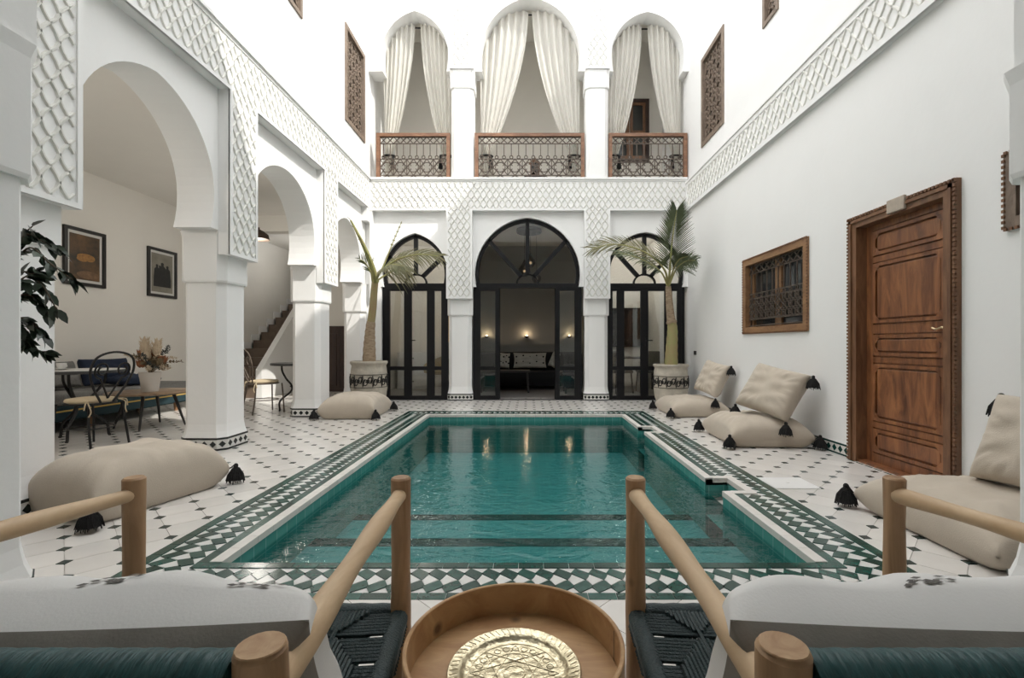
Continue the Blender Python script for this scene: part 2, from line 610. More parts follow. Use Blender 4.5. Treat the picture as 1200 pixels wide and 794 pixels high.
def arch_wall(mb, u0, u1, z1, prof, th):
    zmax = max(p[1] for p in prof)
    m = len(prof) // 2
    zs = max((p for p in prof[:m + 1]), key=lambda p: -p[0])[1]
    for d in (0, th):
        L = [p for p in prof[:m + 1] if p[1] <= zs + 1e-6]
        for a, b in zip(L, L[1:]):
            mb.quad((u0, d, a[1]), (a[0], d, a[1]), (b[0], d, b[1]), (u0, d, b[1]))
        w = L[-1]
        mb.quad((u0, d, zs), (w[0], d, zs), (w[0], d, z1), (u0, d, z1))
        RR = [p for p in prof[m:] if p[1] <= zs + 1e-6]
        for a, b in zip(RR, RR[1:]):
            mb.quad((u1, d, a[1]), (a[0], d, a[1]), (b[0], d, b[1]), (u1, d, b[1]))
        w = RR[0]
        mb.quad((u1, d, zs), (w[0], d, zs), (w[0], d, z1), (u1, d, z1))
        U = [p for p in prof if p[1] >= zs - 1e-6]
        for a, b in zip(U, U[1:]):
            mb.quad((a[0], d, a[1]), (b[0], d, b[1]), (b[0], d, z1), (a[0], d, z1))
    for a, b in zip(prof, prof[1:]):
        mb.quad((a[0], 0, a[1]), (b[0], 0, b[1]), (b[0], th, b[1]), (a[0], th, a[1]))
    for u, p in ((u0, prof[0]), (u1, prof[-1])):
        mb.quad((u, 0, p[1]), (p[0], 0, p[1]), (p[0], th, p[1]), (u, th, p[1]))
    for u, p in ((u0, prof[0]), (u1, prof[-1])):
        mb.quad((u, 0, p[1]), (u, th, p[1]), (u, th, z1), (u, 0, z1))
    mb.quad((u0, 0, z1), (u1, 0, z1), (u1, th, z1), (u0, th, z1))


def hole_wall(mb, u0, u1, z0, z1, holes, th):
    us = sorted({u0, u1, *[h[0] for h in holes], *[h[1] for h in holes]})
    zs = sorted({z0, z1, *[h[2] for h in holes], *[h[3] for h in holes]})
    for a, b in zip(us, us[1:]):
        for c, e in zip(zs, zs[1:]):
            um, zm = (a + b) / 2, (c + e) / 2
            if any(h[0] < um < h[1] and h[2] < zm < h[3] for h in holes):
                continue
            for d in (0, th):
                mb.quad((a, d, c), (b, d, c), (b, d, e), (a, d, e))
    for h in holes:
        a, b, c, e = h
        mb.quad((a, 0, c), (a, th, c), (a, th, e), (a, 0, e))
        mb.quad((b, 0, c), (b, th, c), (b, th, e), (b, 0, e))
        mb.quad((a, 0, e), (b, 0, e), (b, th, e), (a, th, e))
        mb.quad((a, 0, c), (b, 0, c), (b, th, c), (a, th, c))
    mb.quad((u0, 0, z1), (u1, 0, z1), (u1, th, z1), (u0, th, z1))
    for u in (u0, u1):
        mb.quad((u, 0, z0), (u, th, z0), (u, th, z1), (u, 0, z1))


def ridge(mb, pts, w, h):
    """Raised strap: pts are (u, d, v); d grows towards the viewer."""
    vs = []
    for i, p in enumerate(pts):
        a = Vector(pts[max(i - 1, 0)])
        b = Vector(pts[min(i + 1, len(pts) - 1)])
        du, dv = b.x - a.x, b.z - a.z
        L = math.hypot(du, dv) or 1
        nu, nv = -dv / L * w / 2, du / L * w / 2
        vs += [(p[0] - nu, p[1], p[2] - nv), (p[0] - nu * .45, p[1] + h, p[2] - nv * .45),
               (p[0] + nu * .45, p[1] + h, p[2] + nv * .45), (p[0] + nu, p[1], p[2] + nv)]
    fs = []
    for i in range(len(pts) - 1):
        a, b = 4 * i, 4 * i + 4
        fs += [(a, a + 1, b + 1, b), (a + 1, a + 2, b + 2, b + 1), (a + 2, a + 3, b + 3, b + 2)]
    mb.add(vs, fs)


def lattice(mb, u0, u1, v0, v1, cw=.115, ch=.175, w=.024, h=.013, dbase=0.0):
    """Carved interlaced diamond straps inside a rectangle."""
    nk = int((u1 - u0) / cw) + int((v1 - v0) / ch) + 4
    for s in (1, -1):
        for k in range(-nk, nk * 2):
            run = []
            for j in range(0, int((v1 - v0) / (ch / 4)) + 2):
                v = v0 + j * ch / 4
                u = u0 + k * cw + s * (v - v0) / ch * cw
                wob = (.008 if j % 4 == 1 else -.008 if j % 4 == 3 else 0) * s
                u += wob
                if u0 <= u <= u1 and v0 <= v <= v1:
                    run.append((u, dbase, v))
                else:
                    if len(run) > 1:
                        ridge(mb, run, w, h)
                    run = []
            if len(run) > 1:
                ridge(mb, run, w, h)


def frame_strips(mb, u0, u1, v0, v1, w, d0, d1):
    mb.box(u0, u1, d0, d1, v0, v0 + w)
    mb.box(u0, u1, d0, d1, v1 - w, v1)
    mb.box(u0, u0 + w, d0, d1, v0 + w, v1 - w)
    mb.box(u1 - w, u1, d0, d1, v0 + w, v1 - w)


def band_frame(mb, u0, u1, z0, z1, panels, zp, w=.035, d0=-.01, d1=.012):
    """plain rim round a carved band and the carved panels hanging from it."""
    mb.box(u0, u1, d0, d1, z1 - w, z1)
    prev = u0
    for a, b in panels:
        mb.box(prev, a + w, d0, d1, z0, z0 + w)
        mb.box(a, a + w, d0, d1, zp, z0)
        mb.box(b - w, b, d0, d1, zp, z0)
        mb.box(a + w, b - w, d0, d1, zp, zp + w)
        prev = b - w
    mb.box(prev, u1, d0, d1, z0, z0 + w)


# ---------------- left wall: arcade below, plain wall with lattice windows above
BZ0, BZ1 = 3.55, 4.08
mb = MB(T_L)
arch_wall(mb, 2.84, 4.82, 4.0, arch_profile(3.83, .70, 2.5, 3.28, 2.17), .36)
arch_wall(mb, 4.82, 6.94, 4.0, arch_profile(5.875, .775, 2.5, 3.24, 2.17), .36)
arch_wall(mb, 6.94, 9.0, 4.0, arch_profile(7.83, .64, 2.45, 3.15, 2.17), .36)
mb.box(1.2, 2.84, 0, .36, 2.9, 4.0)
mb.T = T_LU
hole_wall(mb, -2.2, 10.6, 3.95, TOP, [(7.56, 8.46, 4.68, 6.26), (5.77, 6.12, 5.3, 6.26)], .3)
wall_left = structure('wall_left', mb, M['plaster'])
T_LP = lambda u, d, v: (XLP + d, u, v)
panelsL = [(2.6, 3.07), (4.59, 5.05), (6.71, 7.17)]
mb = MB()
mb.box(XL, XLP, 1.2, YBP, BZ0, BZ1)
mb.box(XL, XLP + .035, 1.2, YBP + .05, BZ1, BZ1 + .035)
for a, b in panelsL:
    mb.box(XL, XLP, a, b, 1.93, BZ0)
mb.box(XL, XLP, 8.5, YBP + .1, 3.3, BZ0)
mb.T = T_LP
band_frame(mb, 1.2, YBP, BZ0, BZ1, panelsL, 1.93)
structure('carved_band', mb, M['plaster'], wall_left)
mb = MB(T_LP)
lattice(mb, 1.25, YBP - .03, BZ0 + .04, BZ1 - .03)
structure('lattice_relief', mb, M['carved'], wall_left)
for a, b in panelsL:
    mb = MB(T_LP)
    lattice(mb, a + .035, b - .035, 1.97, BZ0 + .05)
    structure('lattice_relief', mb, M['carved'], wall_left)

# ---------------- right wall
mb = MB(T_R)
DR = (3.20, 4.29, 0.0, 2.19)
WR = (4.94, 6.44, 1.19, 2.19)
WN = (2.05, 2.90, 1.75, 2.23)
WU = (7.09, 8.0, 4.40, 5.90)
WS = (5.54, 5.90, 5.02, 5.90)
hole_wall(mb, -2.2, 10.6, 0, TOP, [DR, WR, WN, WU, WS], .35)
wall_right = structure('wall_right', mb, M['plaster'])
mb = MB()
mb.box(XRB, XR, -1, YBP, 3.50, 4.0)
mb.box(XRB - .03, XR, -1, YBP, 4.0, 4.035)
T_RP = lambda u, d, v: (XRB - d, u, v)
mb.T = T_RP
frame_strips(mb, -1, YBP, 3.50, 4.0, .06, -.01, .014)
structure('carved_band', mb, M['plaster'], wall_right)
mb = MB(T_RP)
lattice(mb, .5, YBP - .03, 3.56, 3.94, .135, .19)
structure('lattice_relief', mb, M['carved'], wall_right)

# ---------------- back wall
CBL, CBR = -1.287, 1.256
mb = MB(T_B)
P_LEFT = arch_profile(-2.13, .615, 2.34, 3.12, 2.12, .03)
P_MID = arch_profile(-.03, .985, 2.34, 3.41, 2.12, .03)
P_RIGHT = arch_profile(2.17, .73, 2.34, 3.14, 2.12, .03)
arch_wall(mb, XL - .36, CBL, 4.0, P_LEFT, .36)
arch_wall(mb, CBL, CBR, 4.0, P_MID, .36)
arch_wall(mb, CBR, XR, 4.0, P_RIGHT, .36)
mb.box(XL - .36, -2.76, 0, .36, 0, 2.12)
mb.T = T_BU
CUL, CUR = -1.237, 1.26
UP = [(-2.12, .62, 7.22, -3.0, CUL), (.02, .92, 7.47, CUL, CUR), (2.2, .67, 7.2, CUR, XR)]
for c, a, za, u0, u1 in UP:
    arch_wall(mb, u0, u1, TOP, arch_profile(c, a, 6.42, za, 6.1, .03), .34)
wall_back = structure('wall_back', mb, M['plaster'])
T_BP = lambda u, d, v: (u, YBP - d, v)
T_BQ = lambda u, d, v: (u, 8.58 - d, v)
mb = MB()
mb.box(XLP, XRB, YBP, YB, BZ0 - .04, BZ1)
mb.box(XLP, XRB, YBP - .035, 9.0, BZ1, BZ1 + .035)
for c in (CBL, CBR):
    mb.box(c - .24, c + .24, YBP, YB, 1.89, BZ0 - .04)
mb.box(XLP, XLP + .05, YBP, YB, 1.89, BZ0 - .04)
for c in (CUL, CUR):
    mb.box(c - .22, c + .22, 8.58, YBU, 6.1, TOP)
mb.T = T_BP
band_frame(mb, XLP, XRB, BZ0 - .04, BZ1, [(CBL - .24, CBL + .24), (CBR - .24, CBR + .24)], 1.89)
mb.T = T_BQ
for c in (CUL, CUR):
    frame_strips(mb, c - .22, c + .22, 6.1, TOP, .035, -.01, .012)
structure('carved_band', mb, M['plaster'], wall_back)
mb = MB(T_BP)
lattice(mb, XLP + .03, XRB - .03, BZ0, BZ1 - .035)
structure('lattice_relief', mb, M['carved'], wall_back)
for c in (CBL, CBR):
    mb = MB(T_BP)
    lattice(mb, c - .205, c + .205, 1.925, BZ0 + .01)
    structure('lattice_relief', mb, M['carved'], wall_back)
for c in (CUL, CUR):
    mb = MB(T_BQ)
    lattice(mb, c - .185, c + .185, 6.135, 8.7)
    structure('lattice_relief', mb, M['carved'], wall_back)

# ---------------- front wall (over the opening the photograph looks out of) and the lobby behind
mb = MB()
mb.box(-6.6, 3.3, 1.5, 1.85, 4.5, TOP)
mb.box(-2.52, -2.0, 1.5, 1.9, 2.24, 4.5)
mb.box(1.97, 2.49, 1.5, 1.9, 2.13, 4.5)
structure('wall_front', mb, M['plaster'])
mb = MB()
mb.box(-3.6, 3.3, -2.5, -2.2, 0, 4.7)
structure('wall_lobby', mb, M['plaster'])
mb = MB()
mb.box(-3.6, XLU - .3, -2.2, 1.2, 0, 4.7)
structure('wall_lobby_side', mb, M['plaster'])
mb = MB()
mb.box(-3.6, 3.3, -2.2, 1.5, 4.55, 4.75)
structure('ceiling', mb, M['plaster'])

# ---------------- arcade room on the left: back wall, stair wall, ceiling
mb = MB()
mb.box(-6.5, -6.3, .9, 13.2, 0, 3.6)
wall_arcade = structure('wall_arcade', mb, M['plaster_in'])
mb = MB()
mb.box(-6.3, XL - .36, .9, 1.2, 0, 3.6)
structure('wall_arcade_near', mb, M['plaster_in'])
mb = MB()
mb.box(-5.2, -3.2, 10.4, 10.6, 0, 3.6)
structure('wall_arcade_far', mb, M['plaster_in'])
structure('wall_stair_end', MB().box(-6.3, -5.2, 13.0, 13.2, 0, 3.6), M['plaster_in'])
structure('wall_arcade_return', MB().box(-3.41, -3.2, 9.0, 10.4, 0, 3.6), M['plaster_in'])
mb = MB()
mb.box(-6.5, XL - .36, .9, 13.2, 3.5, 3.9)
mb.box(-6.3, XL - .36, 8.9, 9.15, 3.2, 3.5)
structure('ceiling_arcade', mb, M['plaster_in'])

# ---------------- salon behind the glass doors, gallery above
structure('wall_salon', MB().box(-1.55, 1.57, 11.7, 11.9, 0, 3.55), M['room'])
structure('wall_study', MB().box(-3.2, -1.55, 11.7, 11.9, 0, 3.55), M['plaster_in'])
structure('wall_dining', MB().box(1.57, 3.3, 11.7, 11.9, 0, 3.55), M['plaster_in'])
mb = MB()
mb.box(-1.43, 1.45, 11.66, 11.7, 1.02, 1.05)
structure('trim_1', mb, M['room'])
for i, x in enumerate((-1.55, 1.45)):
    mb = MB()
    mb.box(x, x + .12, 9.15, 11.7, 0, 3.55)
    structure('wall_partition_' + ('left', 'right')[i], mb, M['plaster_in'])
structure('wall_salon_left', MB().box(-3.41, -3.2, 10.4, 11.9, 0, 3.55), M['plaster_in'])
structure('wall_salon_right', MB().box(XR + .02, 3.3, 10.6, 11.9, 0, 3.55), M['plaster_in'])
mb = MB()
mb.box(-3.2, 3.3, 9.0, 12.0, 3.5, BZ1)
structure('floor_gallery', mb, M['plaster_in'])
mb = MB()
mb.box(-3.3, 3.3, 10.4, 10.6, BZ1, 8.0)
structure('wall_gallery', mb, M['plaster_in'])
mb = MB()
mb.box(-3.3, 3.3, 9.0, 10.4, 7.75, 7.95)
structure('ceiling_gallery', mb, M['plaster_in'])

# ---------------- columns


def octagon(cx, cy, h, ch):
    return [(cx - h + ch, cy - h), (cx + h - ch, cy - h), (cx + h, cy - h + ch), (cx + h, cy + h - ch),
            (cx + h - ch, cy + h), (cx - h + ch, cy + h), (cx - h, cy + h - ch), (cx - h, cy - h + ch)]


def oct_ring(cx, cy, h, ch, z):
    return [(x, y, z) for x, y in octagon(cx, cy, h, ch)]


def column(cx, cy, z0, zc0, zc1, label, group=None, h=.205, ch=.065, base=True, nd=4):
    r = root('column', (cx, cy, z0), label, 'column', group)
    m = MB()
    zb = z0 + (.125 if base else 0)
    rings = []
    if base:
        rings += [oct_ring(cx, cy, h + .022, ch, zb), oct_ring(cx, cy, h + .008, ch, zb + .06)]
    rings += [oct_ring(cx, cy, h, ch, zb + (.13 if base else 0)), oct_ring(cx, cy, h, ch, zc0)]
    m.loft(rings)
    m.build('shaft', M['plaster'], r)
    m = MB()
    m.loft([oct_ring(cx, cy, h + .016, ch, zc0), oct_ring(cx, cy, h + .022, ch, zc0 + .02), oct_ring(cx, cy, h + .022, ch, zc1 - .06),
            oct_ring(cx, cy, h + .03, ch * .9, zc1)])
    m.build('capital', M['plaster'], r)
    if base:
        m = MB()
        m.loft([oct_ring(cx, cy, h + .024, ch, 0), oct_ring(cx, cy, h + .024, ch, .128)])
        b = m.build('tile_base', M['zwhite'], r)
        m = MB()
        ring = octagon(cx, cy, h + .0275, ch)
        for i in range(8):
            a, c = Vector(ring[i]), Vector(ring[(i + 1) % 8])
            L = (c - a).length
            d = (c - a) / L
            nrm = Vector((d.y, -d.x))
            k = max(1, round(L / .075))
            for lo, hi in ((0.003, .02), (.108, .127)):
                p, q = a - nrm * .006, c - nrm * .006
                m.add([(a.x, a.y, lo), (c.x, c.y, lo), (c.x, c.y, hi), (a.x, a.y, hi),
                       (p.x, p.y, lo), (q.x, q.y, lo), (q.x, q.y, hi), (p.x, p.y, hi)],
                      [(0, 1, 2, 3), (4, 7, 6, 5), (0, 4, 5, 1), (3, 2, 6, 7), (0, 3, 7, 4), (1, 5, 6, 2)])
            for j in range(k):
                s = a + d * (L * (j + .5) / k)
                w = min(.031, L / k * .44)
                pts = [(-w, .064), (0, .033), (w, .064), (0, .095)]
                f = [(s.x + d.x * u, s.y + d.y * u, z) for u, z in pts]
                g = [(s.x + d.x * u - nrm.x * .006, s.y + d.y * u - nrm.y * .006, z) for u, z in pts]
                m.add(f + g, [(0, 1, 2, 3), (0, 4, 5, 1), (1, 5, 6, 2), (2, 6, 7, 3), (3, 7, 4, 0)])
        m.build('diamond_pattern', M['black'], b)
    return r


column(-3.23, 2.84, 0, 1.66, 2.17, 'white octagonal arcade column beside the leafy houseplant')
column(-3.23, 4.82, 0, 1.66, 2.17, 'white octagonal arcade column with diamond tile base behind the large floor cushion')
column(-3.23, 6.94, 0, 1.66, 2.17, 'white octagonal arcade column touched by the smaller floor cushion, near the stairs')
column(-3.23, 8.78, 0, 1.64, 2.17, 'white corner column dappled by palm shadows beside the leaning potted palm', h=.19)
column(CBL, 8.92, 0, 1.58, 2.12, 'white pillar between the closed arcade side glass doors and the open central doors', h=.215)
column(CBR, 8.92, 0, 1.58, 2.12, 'white pillar between the open central doors and the glass doors behind the upright palm', h=.215)
column(CUL, 8.83, BZ1 + .035, 5.77, 6.1, 'white upper gallery pillar beside the narrow balcony railing on the arcade side', base=False)
column(CUR, 8.83, BZ1 + .035, 5.77, 6.1, 'white upper gallery pillar beside the railing with the dark shuttered window', base=False)
column(-2.20, 1.69, 0, 1.7, 2.24, 'white front column hiding the pot of the leafy houseplant')
column(2.13, 1.69, 0, 1.7, 2.13, 'white front column beyond the floor cushion near the door')

# ================================================================== floor with octagon tiles and cabochons
PX0, PX1, PY0, PY1 = -1.48, 1.38, 2.245, 6.93            # pool water edge
CO, ST, PT, OU = .055, .06, .235, .055                  # coping, strip, pattern, outer strip
BX0, BX1 = PX0 - CO - ST - PT - OU, PX1 + CO + ST + PT + OU
BY0, BY1 = PY0 - .05 - .223 - .05, PY1 + CO + ST + PT + OU
NOTCH = [(5.59, 5.93), (3.33, 3.655)]
NX = 1.55
mb = MB()
rects = [(-6.3, BX0, -2.2, 13.0), (BX1, 3.3, -2.2, 9.0), (BX0, BX1, -2.2, BY0), (BX0, BX1, BY1, 9.0), (BX0, 3.3, 9.0, 12.0)]
for a, b, c, d in rects:
    mb.box(a, b, c, d, -.12, -.004)
floor = structure('floor', mb, M['grout'])
mb = MB()
mb.box(-3.4, 3.3, 9.1, 11.7, -.004, .003)
structure('salon_floor_slab', mb, mat('salon_floor', (.25, .235, .22), .35, var=.3, vscale=9), floor)


def clip(poly, ax, val, keep_less):
    out = []
    n = len(poly)
    for i in range(n):
        a, b = poly[i], poly[(i + 1) % n]
        ia = (a[ax] <= val) == keep_less
        ib = (b[ax] <= val) == keep_less
        if ia:
            out.append(a)
        if ia != ib:
            t = (val - a[ax]) / (b[ax] - a[ax])
            out.append((a[0] + (b[0] - a[0]) * t, a[1] + (b[1] - a[1]) * t))
    return out


def area(p):
    return abs(sum(p[i][0] * p[(i + 1) % len(p)][1] - p[(i + 1) % len(p)][0] * p[i][1] for i in range(len(p)))) / 2


REG = [(-6.3, BX0, .0, 10.4), (BX1, XR, .0, 9.08), (BX0, BX1, .0, BY0), (BX0, BX1, BY1, 9.08)]


def to_regions(poly):
    xs, ys = [p[0] for p in poly], [p[1] for p in poly]
    for a, b, c, d in REG:
        if max(xs) < a or min(xs) > b or max(ys) < c or min(ys) > d:
            continue
        q = poly
        whole = min(xs) >= a and max(xs) <= b and min(ys) >= c and max(ys) <= d
        if not whole:
            for ax, v, k in ((0, a, False), (0, b, True), (1, c, False), (1, d, True)):
                q = clip(q, ax, v, k)
                if len(q) < 3:
                    break
        if len(q) >= 3 and area(q) > 1.5e-4:
            yield q, whole


TP = .2055
S2 = math.sqrt(.5)
cut = .0304 + .0015
hp = TP / 2 - .0016
octd = [(hp, hp - cut), (hp - cut, hp), (-hp + cut, hp), (-hp, hp - cut), (-hp, -hp + cut), (-hp + cut, -hp), (hp - cut, -hp), (hp, -hp + cut)]
rot45 = lambda u, v: ((u + v) * S2, (u - v) * S2)
oct_xy = [rot45(u, v) for u, v in octd]
ds = .0215
dot_xy = [(-ds, -ds), (ds, -ds), (ds, ds), (-ds, ds)]
tile_me = MB().prism(oct_xy, -.006, .0).mesh('floor_tile', M['tile'])
dot_me = MB().prism(dot_xy, -.006, .0012).mesh('cabochon', M['dot'])
ox, oy = 2.12, 3.416


def seen(x, y):
    if y < .75:
        return 0
    px, py = VX + F * x / y, VY + F * CH / y
    if not (0 < px < 1200 and py < 790) or x < -3.4:
        return 0
    return 1.0 / y ** 3


tiles, dots = [], []
for i in range(-70, 80):
    for j in range(-70, 80):
        dx, dy = rot45(i * TP, j * TP)
        x, y = ox + dx, oy + dy
        if not (-6.5 < x < 3.2 and -.2 < y < 10.7):
            continue
        for q, w in to_regions([(x + a, y + b) for a, b in dot_xy]):
            dots.append((seen(x, y), q, w, x, y))
        ex, ey = rot45(.5 * TP, .5 * TP)
        for q, w in to_regions([(x + ex + a, y + ey + b) for a, b in oct_xy]):
            tiles.append((seen(x + ex, y + ey), q, w, x + ex, y + ey))
for lst, me, nm, m, top in ((tiles, tile_me, 'floor_tile', M['tile'], .0), (dots, dot_me, 'cabochon', M['dot'], .0012)):
    lst.sort(key=lambda t: -t[0])
    rest = MB()
    for k, (s, q, w, x, y) in enumerate(lst):
        if k < 290 and s > 0:
            if w:
                inst(nm, me, floor, (x, y, 0))
            else:
                c = (sum(p[0] for p in q) / len(q), sum(p[1] for p in q) / len(q))
                o = MB().prism([(p[0] - c[0], p[1] - c[1]) for p in q], -.006, top).build(nm, m, floor, world=False)
                o.location = (c[0], c[1], 0)
        else:
            rest.prism(q, -.006, top)
    rest.build(nm + 's_far', m, floor)['kind'] = 'stuff'

# skimmer lid let into the paving
sk = floor_pt(905, 566)
mb = MB()
sk.x = 1.955
mb.rbox(sk.x - .165, sk.x + .165, sk.y - .14, sk.y + .14, .0, .006, .002, 1)
mb.lathe([(.012, .006), (.012, .008)], 10, (sk.x, sk.y, 0))
tag(mb.build('skimmer_lid', M['hatch']), 'white square skimmer lid with small centre hole let into tiled floor', 'lid')

# ================================================================== swimming pool
pool = root('swimming_pool', (0, PY0, 0), 'rectangular green tiled swimming pool with green and white zigzag tile border', 'pool')
outline = [(PX0, PY0), (PX1, PY0)]
for a, b in reversed(NOTCH):
    outline += [(PX1, a), (NX, a), (NX, b), (PX1, b)]
outline += [(PX1, PY1), (PX0, PY1)]
DEPTH = -.56
mb = MB()
n = len(outline)
for i in range(n):
    a, b = outline[i], outline[(i + 1) % n]
    mb.quad((a[0], a[1], -.004), (b[0], b[1], -.004), (b[0], b[1], DEPTH), (a[0], a[1], DEPTH))
for a, b in NOTCH:
    mb.quad((PX1, a, -.28), (NX, a, -.28), (NX, b, -.28), (PX1, b, -.28))
mb.build('basin_wall', M['basin'], pool)
mb = MB()
mb.quad((PX0, PY0, DEPTH), (NX, PY0, DEPTH), (NX, PY1, DEPTH), (PX0, PY1, DEPTH))
mb.build('basin_floor', M['basin_floor'], pool)
for y1, z in ((3.24, -.30), (4.05, -.43)):
    mb = MB()
    mb.box(PX0, PX1, PY0, y1, DEPTH + .001, z)
    st = mb.build('step', M['basin_floor'], pool)
    mb = MB()
    mb.box(PX0, PX1, y1 - .12, y1 + .004, z - .07, z + .004)
    mb.build('nosing', M['nosing'], st)
# coping stones (three sides; the near side is flush)
stone_n = 0


def coping(a, b, side):
    """row of stones from a to b; side is the outward unit vector."""
    global stone_n
    a, b = Vector(a), Vector(b)
    L = (b - a).length
    k = max(1, round(L / .15))
    d = (b - a) / L
    s = Vector(side)
    for i in range(k):
        p, q = a + d * (L * i / k + .0015), a + d * (L * (i + 1) / k - .0015)
        pts = [p - s * .006, q - s * .006, q + s * CO, p + s * CO]
        c = (p + q) / 2
        o = MB().prism([(t.x - c.x, t.y - c.y) for t in pts], -.03, .006).build('coping_stone', M['coping'], pool, world=False)
        o.location = (c.x, c.y - PY0, 0)
        stone_n += 1


coping((PX0, PY0), (PX0, PY1), (-1, 0))
coping((PX0 - CO, PY1), (PX1 + CO, PY1), (0, 1))
yprev = PY1
for a, b in NOTCH:
    coping((PX1, yprev), (PX1, b + CO * 0), (1, 0))
    coping((PX1 + CO, b), (NX + CO, b), (0, 1))
    coping((NX, b), (NX, a), (1, 0))
    coping((PX1 + CO, a), (NX + CO, a), (0, -1))
    yprev = a
coping((PX1, yprev), (PX1, PY0), (1, 0))

# border: strips and zigzag lozenges
mb = MB()
mb.box(BX0, PX0 - .002, BY0, BY1, -.05, -.003)
mb.box(PX0 - .002, PX1 + .002, BY0, PY0 - .001, -.05, -.003)
mb.box(PX0 - .002, PX1 + .002, PY1 + .001, BY1, -.05, -.003)
ys = [BY0] + sorted(v for n_ in NOTCH for v in n_) + [BY1]
for k in range(0, len(ys), 2):
    mb.box(PX1 + .002, BX1, ys[k], ys[k + 1], -.05, -.003)
for a, b in NOTCH:
    mb.box(NX + .001, BX1, a, b, -.05, -.003)
mb.build('border_bed', M['zwhite'], pool)


def blocked(x, y):
    for a, b in NOTCH:
        if PX1 - .01 < x < NX + CO + .015 and a - CO - .01 < y < b + CO + .01:
            return True
    return False


strips, loz, wht = [], [], []


def strip(a, b, side, w):
    a, b = Vector(a), Vector(b)
    L = (b - a).length
    k = max(1, round(L / .118))
    d = (b - a) / L
    s = Vector(side)
    for i in range(k):
        p, q = a + d * (L * i / k + .0012), a + d * (L * (i + 1) / k - .0012)
        strips.append([p, q, q + s * w, p + s * w])


def zigzag(a, b, side, w):
    """two rows of leaning green lozenges with white kites between."""
    a, b = Vector(a), Vector(b)
    L = (b - a).length
    k = round(L / .081)
    p = L / k
    d = (b - a) / L
    s = Vector(side)
    r = w / 2
    P = lambda u, v: a + d * u + s * v
    for i in range(k):
        u = i * p
        e = .006
        loz.append([P(u - e, r * .5), P(u + .27 * p, .006), P(u + p + e, r * .5), P(u + .73 * p, r - .002)])
        loz.append([P(u - e, r * 1.5), P(u + .73 * p, r + .002), P(u + p + e, r * 1.5), P(u + .27 * p, 2 * r - .006)])
        if i < k - 1:
            g = .004
            wht.append([P(u + p, r * .55 + g), P(u + 1.70 * p - g, r), P(u + p, r * 1.45 - g), P(u + .76 * p + g, r)])


x0, x1 = PX0 - CO, PX1 + CO
strip((x0, PY0), (x0, PY1 + CO), (-1, 0), ST)
strip((x1, PY0), (x1, PY1 + CO), (1, 0), ST)
strip((x0 - ST, PY1 + CO), (x1 + ST, PY1 + CO), (0, 1), ST)
strip((x0 - ST, PY0), (x1 + ST, PY0), (0, -1), .05)
xa, xb = x0 - ST, x1 + ST
zigzag((xa, BY0 + .05), (xa, PY1 + CO + ST), (-1, 0), PT)
zigzag((xb, BY0 + .05), (xb, PY1 + CO + ST), (1, 0), PT)
zigzag((xa - PT, PY1 + CO + ST), (xb + PT, PY1 + CO + ST), (0, 1), PT)
zigzag((xa, PY0 - .05), (xb, PY0 - .05), (0, -1), .223)
strip((BX0, BY0), (BX1, BY0), (0, 1), .05)
strip((xa - PT, BY0 + .05), (xa - PT, BY1), (-1, 0), OU)
strip((xb + PT, BY0 + .05), (xb + PT, BY1), (1, 0), OU)
strip((BX0 + OU, BY1 - OU), (BX1 - OU, BY1 - OU), (0, 1), OU)
for lst, nm, m, h in ((strips, 'border_strip_tile', M['green'], .002), (loz, 'lozenge_tile', M['green'], .0015), (wht, 'kite_tile', M['zwhite'], .001)):
    good = []
    for q in lst:
        c = sum(q, Vector((0, 0))) / 4
        if not blocked(c.x, c.y):
            good.append((c.y, q, c))
    good.sort(key=lambda t: t[0])
    rest = MB()
    for k, (y, q, c) in enumerate(good):
        if k < 296:
            o = MB().prism([(t.x - c.x, t.y - c.y) for t in q], -.006, h).build(nm, m, pool, world=False)
            o.location = (c.x, c.y - PY0, 0)
        else:
            rest.prism([(t.x, t.y) for t in q], -.006, h)
    if rest.v:
        rest.build(nm + 's_far', m, pool)['kind'] = 'stuff'

mb = MB()
wn = 2
mb.quad((PX0, PY0, -.095), (PX1, PY0, -.095), (PX1, PY1, -.095), (PX0, PY1, -.095))
for a, b in NOTCH:
    mb.quad((PX1, a, -.095), (NX, a, -.095), (NX, b, -.095), (PX1, b, -.095))
tag(mb.build('pool_water', M['water']), 'clear rippling teal water filling the pool', 'water', kind='stuff')


# ================================================================== tile skirtings
def skirting(name, T, u0, u1, h=.115):
    m = MB(T)
    m.box(u0, u1, -.012, .0, 0, h)
    b = structure(name, m, M['zwhite'])
    m = MB(T)
    m.box(u0, u1, -.0145, -.011, .003, .018)
    m.box(u0, u1, -.0145, -.011, h - .019, h - .002)
    k = round((u1 - u0) / .085)
    for i in range(k):
        c = u0 + (u1 - u0) * (i + .5) / k
        m.add([(c - .034, -.0145, h / 2), (c, -.0145, .022), (c + .034, -.0145, h / 2), (c, -.0145, h - .023)], [(0, 1, 2, 3)])
    m.build('diamond_pattern', M['nosing'], b)


skirting('baseboard_right', T_R, 4.30, YB)
skirting('baseboard_right_near', T_R, 1.9, 3.19)
skirting('baseboard_arcade', T_A, 1.2, 9.0, .13)

